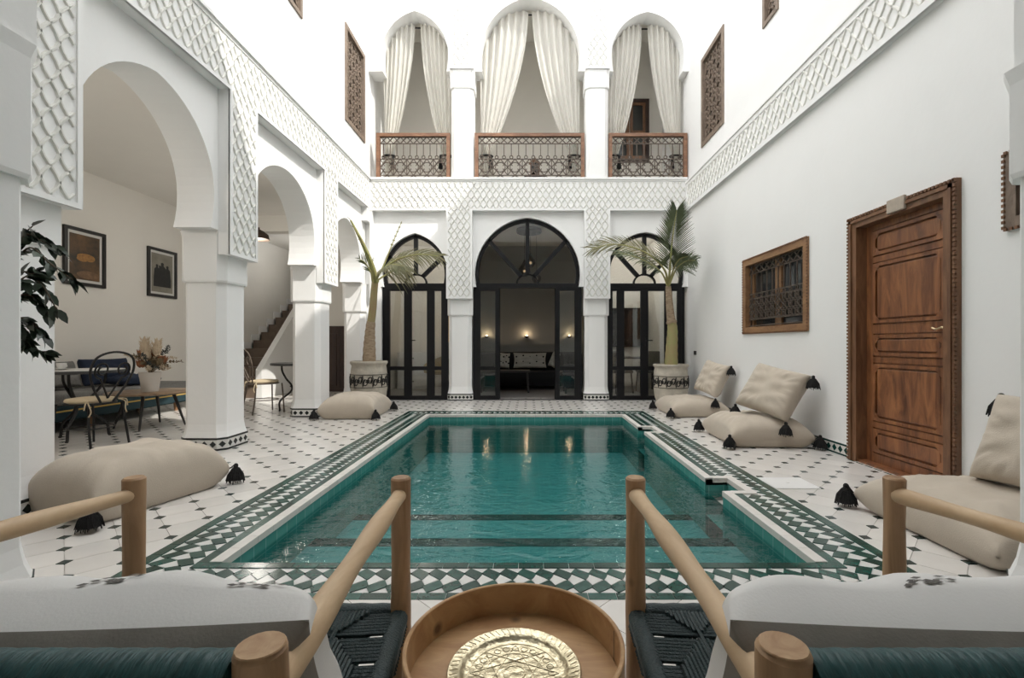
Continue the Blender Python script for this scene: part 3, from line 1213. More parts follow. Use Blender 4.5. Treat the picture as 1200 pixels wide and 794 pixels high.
# ================================================================== doors and windows
def grille_rect(m, u0, u1, z0, z1, d, style, r=.006):
    """Ironwork in the plane d, in wall coordinates."""
    W, Hh = u1 - u0, z1 - z0
    line = lambda a, b: m.bar((a[0], d, a[1]), (b[0], d, b[1]), r * 2, r * 2)

    def circ(cu, cz, rad, k=12):
        pts = [(cu + rad * math.cos(2 * PI * i / k), cz + rad * math.sin(2 * PI * i / k)) for i in range(k)]
        for i in range(k):
            line(pts[i], pts[(i + 1) % k])

    if style == 'balcony':
        za, zb, zc = z0 + .10 * Hh, z0 + .48 * Hh, z0 + .84 * Hh
        for z in (z0 + .008, za, zb, zc, z1 - .008):
            line((u0, z), (u1, z))
        n = max(3, round(W / .27))
        p = W / n
        for i in range(n):
            cu, cz = u0 + p * (i + .5), (za + zb) / 2
            rr = (zb - za) / 2
            circ(cu, cz, rr * .62, 10)
            line((cu - p / 2, cz), (cu, zb))
            line((cu, zb), (cu + p / 2, cz))
            line((cu + p / 2, cz), (cu, za))
            line((cu, za), (cu - p / 2, cz))
            line((cu - p / 2, za), (cu - p * .18, cz - rr * .18))
            line((cu + p / 2, za), (cu + p * .18, cz - rr * .18))
            line((cu - p / 2, zb), (cu - p * .18, cz + rr * .18))
            line((cu + p / 2, zb), (cu + p * .18, cz + rr * .18))
            line((cu - p / 2, za), (cu - p / 2, zb))
            line((cu - p / 2, z0), (cu, za))
            line((cu + p / 2, z0), (cu, za))
        n2 = n * 2
        q = W / n2
        for i in range(n2):
            cu = u0 + q * (i + .5)
            line((cu, zb + .07), (cu, zc))
            circ(cu, zb + .035, .03, 8)
            line((u0 + q * i, zc), (u0 + q * (i + 1), z1))
            line((u0 + q * (i + 1), zc), (u0 + q * i, z1))
    elif style == 'scroll':
        za, zb, zc = z0 + .05 * Hh, z0 + .46 * Hh, z0 + .86 * Hh
        for z in (z0 + .02, z0 + .12 * Hh, zb, zb + .06, zc, z1 - .01):
            line((u0, z), (u1, z))
        n = max(4, round(W / .135))
        q = W / n
        for i in range(n):
            cu = u0 + q * (i + .5)
            line((cu, zb + .06), (cu, zc))
            circ(cu, zb + .03, .024, 8)
            line((u0 + q * i, zc), (u0 + q * (i + 1), z1))
            line((u0 + q * (i + 1), zc), (u0 + q * i, z1))
            for k in range(3):
                z = z0 + .12 * Hh + (zb - z0 - .12 * Hh) * (k + .5) / 3
                h3 = (zb - z0 - .12 * Hh) / 6
                circ(cu, z, min(q, h3 * 2) * .42, 9)
                line((cu - q / 2, z - h3), (cu + q / 2, z + h3))
                line((cu - q / 2, z + h3), (cu + q / 2, z - h3))
    else:  # wooden lattice
        n = max(2, round(W / .15))
        k = max(3, round(Hh / .15))
        q, s = W / n, Hh / k
        for i in range(n + 1):
            line((u0 + q * i, z0), (u0 + q * i, z1))
        for j in range(k + 1):
            line((u0, z0 + s * j), (u1, z0 + s * j))
        for i in range(n):
            for j in range(k):
                a, b, c, e = u0 + q * i, u0 + q * (i + 1), z0 + s * j, z0 + s * (j + 1)
                if (i + j) % 2:
                    line(((a + b) / 2, c), (b, (c + e) / 2))
                    line((b, (c + e) / 2), ((a + b) / 2, e))
                    line(((a + b) / 2, e), (a, (c + e) / 2))
                    line((a, (c + e) / 2), ((a + b) / 2, c))
                else:
                    line((a, c), (b, e))
                    line((a, e), (b, c))


WINDOW_N = [0]


def wood_window(T, hole, fw, style, wood, iron, depth=.05, beads=True, mull=False, r=.006):
    u0, u1, z0, z1 = hole
    WINDOW_N[0] += 1
    c = T((u0 + u1) / 2, 0, z0)
    rt = root('window_%d' % WINDOW_N[0], c, kind='structure')
    m = MB(T)
    frame_strips(m, u0, u1, z0, z1, fw, -.02, depth)
    m.build('window_frame', wood, rt)
    if beads:
        m = MB(T)
        L = .018
        for z in (z0 + .004, z1 - .004):
            k = int((u1 - u0) / .034)
            for i in range(k):
                u = u0 + (u1 - u0) * (i + .5) / k
                m.box(u - L / 2, u + L / 2, -.029, -.019, z - .009, z + .009)
        for u in (u0 + .004, u1 - .004):
            k = int((z1 - z0) / .034)
            for i in range(k):
                z = z0 + (z1 - z0) * (i + .5) / k
                m.box(u - .009, u + .009, -.029, -.019, z - L / 2, z + L / 2)
        m.build('bead_moulding', M['doorframe'], rt)
    a, b, c_, e = u0 + fw, u1 - fw, z0 + fw, z1 - fw
    m = MB(T)
    m.box(a, b, depth + .05, depth + .06, c_, e)
    m.build('pane', M['darkglass'], rt)
    if mull:
        m = MB(T)
        um = (a + b) / 2
        m.box(um - .07, um + .07, depth + .02, depth + .05, c_, e)
        m.box(a, a + .06, depth + .02, depth + .05, c_, e)
        m.box(b - .06, b, depth + .02, depth + .05, c_, e)
        m.build('casement', wood, rt)
    m = MB(T)
    grille_rect(m, a, b, c_, e, depth - .015, style, r)
    m.build('grille', iron, rt)
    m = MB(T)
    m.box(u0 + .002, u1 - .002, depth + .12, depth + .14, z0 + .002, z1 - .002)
    m.build('backing', M['darkglass'], rt)  # unseen sheet added to keep sun from leaking through the opening
    return rt


wood_window(T_R, WR, .085, 'scroll', M['honey'], M['iron_rust'], mull=True)
wood_window(T_R, WN, .075, 'scroll', M['lattice_wood'], M['iron'])
wood_window(T_R, WU, .075, 'lattice', M['lattice_wood'], M['lattice_wood'], beads=False, r=.011)
wood_window(T_R, WS, .055, 'lattice', M['lattice_wood'], M['lattice_wood'], beads=False, r=.011)
wood_window(T_LU, (7.56, 8.46, 4.68, 6.26), .075, 'lattice', M['lattice_wood'], M['lattice_wood'], beads=False, r=.011)
wood_window(T_LU, (5.77, 6.12, 5.3, 6.26), .055, 'lattice', M['lattice_wood'], M['lattice_wood'], beads=False, r=.011)

# ---------------- panelled wooden door in the right wall
d1 = root('door_1', (XR, 3.745, 0), kind='structure')
u0, u1, _, z1 = DR
m = MB(T_R)
fw = .105
m.box(u0, u0 + fw, -.035, .16, 0, z1)
m.box(u1 - fw, u1, -.035, .16, 0, z1)
m.box(u0 + fw, u1 - fw, -.035, .16, z1 - .10, z1)
m.box(u0 + .03, u0 + .055, -.05, -.034, 0, z1 - .03)
m.box(u1 - .055, u1 - .03, -.05, -.034, 0, z1 - .03)
m.box(u0 + .03, u1 - .03, -.05, -.034, z1 - .055, z1 - .03)
m.build('door_frame', M['doorframe'], d1)
m = MB(T_R)
for u in (u0 + .010, u1 - .010):
    for i in range(70):
        z = z1 * (i + .5) / 70
        m.box(u - .010, u + .010, -.048, -.034, z - .010, z + .010)
for i in range(34):
    u = u0 + (u1 - u0) * (i + .5) / 34
    m.box(u - .010, u + .010, -.048, -.034, z1 - .020, z1)
m.build('bead_moulding', M['doorframe'], d1)
a, b = u0 + fw, u1 - fw
m = MB(T_R)
m.box(a, b, .075, .115, .02, z1 - .10)
leaf = m.build('door_leaf', M['door'], d1)
for zz0, zz1 in ((1.82, 2.03), (1.23, 1.75), (.95, 1.13), (.385, .88), (.11, .315)):
    m = MB(T_R)
    pa, pb = a + .085, b - .085
    w = .028
    frame_strips(m, pa, pb, zz0, zz1, w, .052, .076)
    m.rbox(pa + w + .012, pb - w - .012, .058, .076, zz0 + w + .010, zz1 - w - .010, .012, 2)
    for uu in (pa + w, pb - w):
        for zz in (zz0 + w, zz1 - w):
            su, sz = (1 if uu < (a + b) / 2 else -1), (1 if zz < (zz0 + zz1) / 2 else -1)
            m.add([(uu, .054, zz), (uu + su * .05, .054, zz), (uu, .054, zz + sz * .05)], [(0, 1, 2)])
    m.build('door_panel', M['door'], leaf)
m = MB(T_R)
for lo, hi, l, r_ in ((.02, .10, a, b), (.325, .375, a, b), (.89, .94, a, b), (1.14, 1.22, a, b), (1.76, 1.81, a, b), (2.04, z1 - .10, a, b)):
    m.box(l + .08, r_ - .08, .062, .076, lo, hi)
m.box(a, a + .08, .062, .076, .02, z1 - .1)
m.box(b - .08, b, .062, .076, .02, z1 - .1)
m.build('rail_and_stile', M['door'], leaf)
m = MB(T_R)
m.lathe([(.001, 0), (.001, 0)], 4, (a + .04, .06, 1.13)) if False else None
m.tube(cr([(a + .04, .06, 1.165), (a + .04, .025, 1.165), (a + .07, .018, 1.17), (a + .12, .02, 1.16), (a + .155, .02, 1.172)], 5), [.009] * 11 + [.007] * 9 + [.006], 8)
m.rbox(a + .022, a + .058, .056, .063, 1.12, 1.2, .006, 2)
m.build('door_handle', M['goldhandle'], leaf, True)
m = MB(T_R)
m.add([(a + .045, .052, 1.085), (a + .07, .052, 1.06), (a + .045, .052, 1.03), (a + .02, .052, 1.06),
       (a + .045, .062, 1.085), (a + .07, .062, 1.06), (a + .045, .062, 1.03), (a + .02, .062, 1.06)],
      [(0, 1, 2, 3), (0, 4, 5, 1), (1, 5, 6, 2), (2, 6, 7, 3), (3, 7, 4, 0)])
m.build('escutcheon', M['stone'], leaf)
m = MB(T_R)
m.rbox(3.62, 3.80, -.06, -.034, z1 - .09, z1 + .02, .008, 2)
tag(m.build('header_block', M['stone'], d1), 'pale carved block on the door header')
m = MB(T_R)
m.box(a, b, -.02, .12, 0, .02)
m.build('threshold', M['door'], d1)
m = MB(T_R)
m.box(u0, u1, .16, .2, 0, z1)
m.build('backing', M['cupboard'], d1)  # unseen sheet added behind the leaf against leaking sun
for i in range(10):
    y = u0 + .02 + i * .107
    MB().box(XR - .055, XR - .04, y, y + .085, -.004, .0022).build('sill_tile', M['green'], floor)

# ---------------- arched glazed doors of the salon


def arch_frame(T, prof, w, d0, d1):
    """solid bar that follows the arch profile inside the opening."""
    m = MB(T)
    cu = sum(p[0] for p in prof) / len(prof)
    n = len(prof)
    rings = []
    for i, p in enumerate(prof):
        a = Vector(prof[max(i - 1, 0)])
        b = Vector(prof[min(i + 1, n - 1)])
        t = (b - a).normalized()
        nn = Vector((t.y, -t.x))
        q = Vector(p) + nn * w
        rings.append([(p[0], d0, p[1]), (q.x, d0, q.y), (q.x, d1, q.y), (p[0], d1, p[1])])
    m.loft(rings)
    return m


def glazed(name, c, a, za, zbar, u_l, u_r, fixed, leaves, mull_w=.07, spokes=(0,), open_leaf=0):
    rt = root(name, T_B(c, .1, 0), kind='structure')
    D0, D1 = .06, .13
    prof = [p for p in arch_profile(c, a, 2.36, za, zbar + .02, .02, 12)]
    arch_frame(T_B, prof, .06, D0, D1).build('arch_frame', M['metal'], rt)
    m = MB(T_B)
    m.box(u_l, u_r, D0, D1, zbar - .06, zbar + .03)
    m.box(u_l, u_l + .06, D0, D1, .0, zbar - .06)
    m.box(u_r - .06, u_r, D0, D1, .0, zbar - .06)
    m.build('door_frame', M['metal'], rt)
    # fan light: hub and spokes
    m = MB(T_B)
    hub = [(c + .2 * math.cos(PI * i / 12), zbar + .03 + .17 * math.sin(PI * i / 12)) for i in range(13)]
    for p, q in zip(hub, hub[1:]):
        m.bar((p[0], .095, p[1]), (q[0], .095, q[1]), .03, .07, (0, 1, 0))
    m.build('fan_hub', M['metal'], rt)

    def zat(u):
        best = zbar
        for p, q in zip(prof, prof[1:]):
            if (p[0] - u) * (q[0] - u) <= 0 and p[0] != q[0]:
                best = max(best, p[1] + (q[1] - p[1]) * (u - p[0]) / (q[0] - p[0]))
        return best
    for s in spokes:
        du = math.sin(R(s))
        dz = math.cos(R(s))
        k = .18
        while True:
            u, z = c + du * k, zbar + .03 + dz * k
            if z > zat(u) - .03 or k > 3:
                break
            k += .01
        m = MB(T_B)
        m.bar((c + du * .17, .095, zbar + .03 + dz * .17), (c + du * k, .095, zbar + .03 + dz * k), .072, .07, (0, 1, 0))
        m.build('spoke', M['metal'], rt)
    # fan glass
    m = MB(T_B)
    pts = [(p[0], .095, p[1]) for p in prof]
    m.add(pts, [tuple(range(len(pts)))])
    m.build('fan_pane', M['glass'], rt)

    def panel(T, u0, u1, hinge=None, nm='side_light', hnd=None):
        m = MB(T)
        w = mull_w
        zt = zbar - .06
        m.box(u0, u0 + w, .065, .125, 0.01, zt)
        m.box(u1 - w, u1, .065, .125, 0.01, zt)
        m.box(u0 + w, u1 - w, .065, .125, zt - .05, zt)
        m.box(u0 + w, u1 - w, .065, .125, .56, .63)
        m.box(u0 + w, u1 - w, .065, .125, .01, .08)
        o = m.build(nm, M['metal'], rt)
        for z0, z1 in ((.08, .56), (.63, zt - .05)):
            MB(T).box(u0 + w, u1 - w, .092, .097, z0, z1).build('pane', M['glass'], o)
        if hnd:
            m = MB(T)
            m.bar((hnd, .065, 1.12), (hnd, .02, 1.12), .02)
            m.bar((hnd, .025, 1.12), (hnd + .11, .025, 1.12), .018)
            m.box(hnd - .018, hnd + .018, .055, .066, 1.0, 1.17)
            m.build('handle', M['metal'], o)
    for f in fixed:
        panel(T_B, *f)
    for l in leaves:
        panel(T_B, l[0], l[1], nm='door_leaf', hnd=l[2])
    if open_leaf:
        for s in (-1, 1):
            uh = c + s * open_leaf
            T = (lambda s, uh: (lambda u, d, z: (uh + s * (.16 * u - .04), YB + .16 + u * .95, z)) if False else
                 (lambda u, d, z: (uh + s * (d - .095 + .12 * u), YB + .14 + u, z)))(s, uh)
            panel(T, 0, .56, nm='door_leaf')
    return rt


ZB = 2.16
glazed('door_2', -.03, .975, 3.40, ZB, -1.05, .99, [(-.99, -.56), (.50, .93)], [], spokes=(-42, 0, 42), open_leaf=.545, mull_w=.075)
glazed('door_3', -2.13, .605, 3.11, ZB, -2.75, -1.52, [(-2.69, -2.28), (-1.85, -1.58)], [(-2.28, -1.85, -2.24)], spokes=(-45, 0, 45))
glazed('door_4', 2.17, .72, 3.13, ZB, 1.44, 2.92, [(1.50, 1.72), (2.62, 2.86)], [(1.72, 2.17, None), (2.17, 2.62, 2.20)], spokes=(-42, 0, 42))
for nm, a, b in (('trim_2', -1.05, .99), ('trim_3', -2.75, -1.52), ('trim_4', 1.44, 2.92)):
    structure(nm, MB().box(a, b, YB + .05, YB + .14, -.004, .012), M['metal'])

# ---------------- stairs in the arcade
stairs = root('staircase', (-5.75, 9.1, 0), 'brown stone staircase rising behind the arcade beside a white parapet', 'staircase')
for i in range(12):
    MB().box(-6.298, -5.32, 9.1 + i * .31, 9.1 + (i + 1) * .31 + .02, 0, .19 * (i + 1)).build('step', M['stair'], stairs)
for i in range(12):
    m = MB().box(-6.298, -6.28, 9.1 + i * .31 - .06, 9.1 + (i + 1) * .31, .19 * i, .19 * (i + 1) + .14)
    m.build('skirting', M['plaster'], stairs)
m = MB()
poly = [(9.1, 0), (12.98, 0), (12.98, 3.4), (12.2, 3.4), (9.1, .55)]
m.add([(-5.32, y, z) for y, z in poly] + [(-5.205, y, z) for y, z in poly],
      [(0, 1, 2, 3, 4), (9, 8, 7, 6, 5)] + [(i, (i + 1) % 5, 5 + (i + 1) % 5, 5 + i) for i in range(5)])
m.build('parapet', M['plaster'], stairs)
# small dark cupboard door on the far arcade wall
d5 = root('door_5', (-4.2, 10.38, 0), kind='structure')
m = MB()
frame_strips(MB(), 0, 1, 0, 1, .1, 0, 1)
T_F = lambda u, d, z: (u, 10.4 + d, z)
m = MB(T_F)
frame_strips(m, -4.62, -3.75, 0, 1.45, .07, -.05, 0)
m.build('door_frame', M['cupboard'], d5)
for a, b in ((-4.55, -4.19), (-4.18, -3.82)):
    m = MB(T_F)
    m.box(a, b, -.035, 0, .02, 1.38)
    lf = m.build('door_leaf', M['cupboard'], d5)
    m = MB(T_F)
    m.rbox(a + .07, b - .07, -.05, -.03, .12, 1.28, .012, 2)
    m.build('door_panel', M['cupboard'], lf)

# ---------------- balcony railings
for i, (a, b, lab) in enumerate(((-2.84, -1.47, 'wood framed iron balcony railing before the curtains of the arcade side arch'),
                                 (-1.01, 1.03, 'widest wood framed iron balcony railing under the central gallery arch'),
                                 (1.48, 2.94, 'wood framed iron balcony railing before the dark shuttered gallery window'))):
    rt = root('balcony_railing', ((a + b) / 2, 8.72, BZ1 + .035), lab, 'railing', 'gallery balcony railings')
    T = lambda u, d, z: (u, 8.68 + d, z)
    z0, z1 = BZ1 + .035, 4.97
    m = MB(T)
    m.box(a, b, 0, .08, z1 - .06, z1)
    m.build('top_rail', M['railwood'], rt)
    for u in (a, b - .065):
        MB(T).box(u, u + .065, 0, .08, z0, z1 - .06).build('end_post', M['railwood'], rt)
    m = MB(T)
    grille_rect(m, a + .065, b - .065, z0, z1 - .06, .04, 'balcony', .0075)
    m.build('iron_grille', M['iron_rust'], rt)

# ---------------- curtains in the upper arches


def arch_z(u, prof):
    best = 6.1
    for p, q in zip(prof, prof[1:]):
        if p[0] != q[0] and (p[0] - u) * (q[0] - u) <= 0:
            best = max(best, p[1] + (q[1] - p[1]) * (u - p[0]) / (q[0] - p[0]))
    return best


names = ('arcade side gallery arch', 'wide central gallery arch', 'gallery arch before the shuttered window')
for (c, a, za, u0, u1), nm, ap in zip(UP, names, (.06, .035, .05)):
    prof = arch_profile(c, a, 6.42, za, 6.1, .0)
    rt = root('curtain_rod', (c, 8.88, za - .12), 'short dark curtain rod at the top of the ' + nm, 'curtain rod')
    MB().tube([(c - .28, 8.985, za - .10), (c + .28, 8.985, za - .10)], .014, 8).build('rod', M['iron'], rt)
    for s in (-1, 1):
        MB().ball((c + s * .29, 8.985, za - .10), .024).build('finial', M['iron'], rt)
    for s, sd in ((-1, 'drawn towards the window wall'), (1, '')):
        edge = c + s * (a + .03)
        inner = c + s * ap
        # gathered at the tie, then falling free
        NS, NT = 56, 40
        vs, fs = [], []
        zt, zf = 4.62, 4.16
        for j in range(NT + 1):
            t = j / NT
            for i in range(NS + 1):
                q = i / NS
                ut = edge + (inner - edge) * q
                ztop = min(arch_z(min(max(ut, c - a + .01), c + a - .01), prof) - .02, za - .07)
                tt = min(1, t / .84)
                wid = .12 + (a * .06)
                utie = edge - s * (.02 + wid * q)
                k = tt ** 1.75
                if t <= .84:
                    u = ut + (utie - ut) * k
                    z = ztop + (zt - ztop) * tt
                    # cloth sags outwards a little before the tie
                    z -= .02 * math.sin(PI * tt) * q
                else:
                    g = (t - .84) / .16
                    u = utie - s * .10 * g * q
                    z = zt + (zf - zt) * g
                amp = .035 * (1 - .55 * k)
                y = 8.90 + amp * math.sin(q * 2 * PI * 6.5 + .8 * math.sin(tt * 3 + s)) + .03 * math.sin(q * 9 + t * 2)
                vs.append((u, y, z))
        for j in range(NT):
            for i in range(NS):
                k = j * (NS + 1) + i
                fs.append((k, k + 1, k + NS + 2, k + NS + 1))
        m = MB()
        m.add(vs, fs)
        rt = root('curtain', (edge, 8.9, zf), ('cream curtain tied to the %s side of the ' % ('arcade' if s < 0 else 'door')) + nm, 'curtain', 'tied gallery curtains')
        o = m.build('cloth', M['curtain'], rt, True, 80)
        m = MB()
        cx = edge - s * (.03 + wid / 2)
        m.tube([(cx + (wid / 2 + .03) * math.cos(2 * PI * k / 14), 8.9 + .06 * math.sin(2 * PI * k / 14), zt) for k in range(14)], .018, 6, closed=True)
        m.build('tie_band', M['tassel'], rt)
        m = MB()
        m.lathe([(.012, .0), (.03, -.03), (.024, -.06), (.045, -.26), (.03, -.27)][::-1], 10, (cx - s * .09, 8.82, zt))
        m.build('tassel', M['tassel'], rt)

# gallery window with dark shutters
wg = root('window_7', (2.22, 10.38, 5.1), kind='structure')
T_G = lambda u, d, z: (u, 10.4 + d, z)
m = MB(T_G)
frame_strips(m, 1.80, 2.66, 5.08, 6.48, .075, -.05, 0)
m.build('window_frame', M['cupboard'], wg)
for a, b in ((1.88, 2.22), (2.24, 2.58)):
    m = MB(T_G)
    frame_strips(m, a, b, 5.16, 6.40, .06, -.04, -.005)
    m.box(a + .06, b - .06, -.04, -.005, 5.72, 5.78)
    o = m.build('shutter', M['doorframe'], wg)
    for z0, z1 in ((5.22, 5.72), (5.78, 6.34)):
        MB(T_G).box(a + .06, b - .06, -.02, -.012, z0, z1).build('pane', M['darkglass'], o)

m = MB()
r_ = root('lantern_stool', (.12, 9.75, BZ1), 'low dark stool on the gallery carrying the lantern', 'stool')
m.rbox(-.1, .34, 9.6, 9.95, BZ1 + .40, BZ1 + .45, .01, 2)
m.build('seat', M['cupboard'], r_)
for x in (-.06, .28):
    for y in (9.63, 9.9):
        MB().box(x, x + .03, y, y + .03, BZ1, BZ1 + .40).build('leg', M['cupboard'], r_)
r_ = root('lantern', (.12, 9.75, BZ1 + .45), 'small brown arched lantern standing behind the central balcony railing', 'lantern')
for sx in (-1, 1):
    for sy in (-1, 1):
        MB().box(.12 + sx * .085 - .01, .12 + sx * .085 + .01, 9.75 + sy * .085 - .01, 9.75 + sy * .085 + .01, BZ1 + .47, BZ1 + .72).build('post', M['doorframe'], r_)
MB().box(.02, .22, 9.65, 9.85, BZ1 + .45, BZ1 + .47).build('base', M['doorframe'], r_)
MB().lathe([(.135, 0), (.12, .03), (.08, .07), (.03, .11), (.012, .14)], 4, (.12, 9.75, BZ1 + .72)).build('roof', M['doorframe'], r_)
MB().box(.045, .195, 9.675, 9.825, BZ1 + .475, BZ1 + .715).build('glazing', M['smoke'], r_)

# ================================================================== cushions
def cushion_mesh(a, b, tu, td, flat=True, n=34, seed=1, plump=.42, pinch=.07):
    """plump square cushion; flat=True rests with its underside on z = 0."""
    rnd = random.Random(seed)
    ph = [rnd.uniform(0, 6.28) for _ in range(8)]
    vs, fs = [], []

    def prof(u, v):
        return max(0.0, (1 - u ** 4) * (1 - v ** 4)) ** plump

    def wr(u, v):
        e = max(abs(u), abs(v))
        g = max(0, (e - .45) / .55)
        w = math.sin(9 * u + ph[0] + 2.5 * v) * math.sin(3 * v + ph[1]) + math.sin(11 * v + ph[2] - 2 * u) * math.sin(3 * u + ph[3])
        ang = math.atan2(v, u)
        rad = math.sin(ang * 19 + ph[4]) * .5 + math.sin(ang * 31 + ph[5]) * .4
        return .010 * w * (1 - g) + .012 * rad * g * (1 - g) * 3
    for side in (1, -1):
        for i in range(n + 1):
            for j in range(n + 1):
                u, v = -1 + 2 * i / n, -1 + 2 * j / n
                u = math.sin(u * PI / 2) * .55 + u * .45
                v = math.sin(v * PI / 2) * .55 + v * .45
                x = a * u * (1 - pinch * (1 - v * v) * abs(u))
                y = b * v * (1 - pinch * (1 - u * u) * abs(v))
                p = prof(u, v)
                seam = td * .62 if flat else 0
                if side > 0:
                    z = seam + tu * p + wr(u, v) * min(1, p * 1.5)
                else:
                    z = seam - td * min(1, p * 1.7) * (.62 if flat else 1) + (0 if flat else wr(v, u) * p)
                vs.append((x, y, z))
    N = (n + 1) ** 2
    for s in (0, 1):
        for i in range(n):
            for j in range(n):
                k = s * N + i * (n + 1) + j
                fs.append((k, k + 1, k + n + 2, k + n + 1))
    m = MB()
    m.add(vs, fs)
    me = m.mesh('cushion_cover', M['linen'], True, 180)
    bm = bmesh.new()
    bm.from_mesh(me)
    bmesh.ops.remove_doubles(bm, verts=bm.verts[:], dist=1e-4)
    bmesh.ops.recalc_face_normals(bm, faces=bm.faces[:])
    bm.to_mesh(me)
    bm.free()
    return me


def tassel_mesh(s=1.0, seed=0):
    rnd = random.Random(seed)
    m = MB()
    m.ball((0, 0, -.015 * s), .017 * s, n=10, m=6)
    m.lathe([(.055 * s, -.12 * s), (.05 * s, -.105 * s), (.034 * s, -.06 * s), (.021 * s, -.035 * s), (.014 * s, -.022 * s)], 16, wob=.08)
    for k in range(34):
        a = 2 * PI * k / 34 + rnd.uniform(-.1, .1)
        r0, r1 = .022 * s, rnd.uniform(.048, .066) * s
        m.tube([(r0 * math.cos(a), r0 * math.sin(a), -.035 * s), (r1 * .8 * math.cos(a), r1 * .8 * math.sin(a), -.08 * s),
                (r1 * math.cos(a), r1 * math.sin(a), rnd.uniform(-.145, -.122) * s)], [.004 * s, .0045 * s, .003 * s], 4)
    return m.mesh('tassel', M['tassel'], True)


TAS = tassel_mesh()


def floor_cushion(loc, rz, a, b, tu, td, label, seed, tassels, group='beige floor cushions'):
    rt = root('floor_cushion', loc, label, 'cushion', group)
    rt.rotation_euler = (0, 0, rz)
    inst('cushion_cover', cushion_mesh(a, b, tu, td, True, seed=seed), rt, (0, 0, 0.004))
    for sx, sy, lift in tassels:
        x, y = sx * (a + .022), sy * (b + .022)
        z = td * .62
        inst('tassel', TAS, rt, (x, y, max(.150, z - .01 + lift)), (0, 0, sx * 2.1 + sy))
        MB().tube([(sx * (a - .01), sy * (b - .01), z), (x, y, max(.150, z - .01 + lift))], .004, 5).build('tassel_cord', M['tassel'], rt, world=False)
    return rt


E1 = Vector((.26, .966))
floor_cushion((-2.675, 3.165, 0), -R(15), .33, .45, .25, .18, 'large plump beige floor cushion lying before the near arcade column', 3,
              [(1, 1, 0), (1, -1, 0)])
floor_cushion((-2.545, 6.90, 0), R(1), .40, .44, .21, .19, 'plump beige floor cushion lying before the leaning palm pot', 5,
              [(-1, -1, 0), (1, -1, 0), (1, 1, 0)])
floor_cushion((2.435, 7.06, 0), R(1), .42, .43, .17, .15, 'beige floor cushion beside the upright palm pot', 8, [(-1, -1, 0), (-1, 1, 0), (1, -1, 0)])
floor_cushion((2.46, 5.12, 0), R(-2), .42, .45, .19, .16, 'beige floor cushion against the wall beside the wooden door', 11, [(-1, -1, 0), (-1, 1, 0), (1, -1, 0), (1, 1, 0)])
floor_cushion((2.49, 2.55, 0), R(1), .41, .46, .17, .15, 'flat beige floor cushion in front of the wooden door, touching the front column side', 14, [(-1, 1, 0), (1, 1, .04)])


def back_cushion(loc, rot, a, b, t, label, seed, tassels):
    rt = root('back_cushion', loc, label, 'cushion', 'beige back cushions')
    rt.rotation_euler = rot
    inst('cushion_cover', cushion_mesh(a, b, t, t, False, seed=seed, pinch=.06), rt, (0, 0, 0))
    mw = Matrix.LocRotScale(Vector(loc), rt.rotation_euler, None)
    inv = mw.to_3x3().inverted()
    for sx, sy in tassels:
        p = Vector((sx * (a + .005), sy * (b + .005), 0))
        dirn = (inv @ Vector((0, 0, 1))).to_track_quat('Z', 'Y').to_euler()
        o = inst('tassel', TAS, rt, p + inv @ Vector((0, -.02, .0)), dirn)
    return rt


# local x runs along the wall, local y up the leaning cushion
back_cushion((2.70, 6.92, .55), (R(66), R(8), R(-78)), .27, .25, .085, 'beige back cushion propped on the floor cushion by the upright palm', 21, [(1, 1), (1, -1)])
back_cushion((2.58, 4.98, .56), (R(58), R(10), R(-66)), .31, .27, .105, 'beige back cushion leaning on the wall beside the wooden door', 22, [(1, 1), (1, -1), (-1, -1)])
back_cushion((2.71, 2.46, .52), (R(66), R(0), R(-80)), .28, .26, .09, 'beige back cushion leaning on the wall past the wooden door', 23, [(-1, 1)])

# ================================================================== lounge chairs in the foreground


def cut_post(p0, p1, r0, r1, name, rt, m=None):
    p0, p1 = Vector(p0), Vector(p1)
    n = 7
    pts = [p0.lerp(p1, i / n) for i in range(n + 1)]
    rr = [r0 + (r1 - r0) * i / n + .0012 * math.sin(i * 2.1 + p0.x * 20) for i in range(n + 1)]
    mb = MB()
    mb.tube(pts + [p1 + (p1 - p0).normalized() * .004], rr + [rr[-1] - .004], 20)
    return mb.build(name, m or M['post'], rt, True)


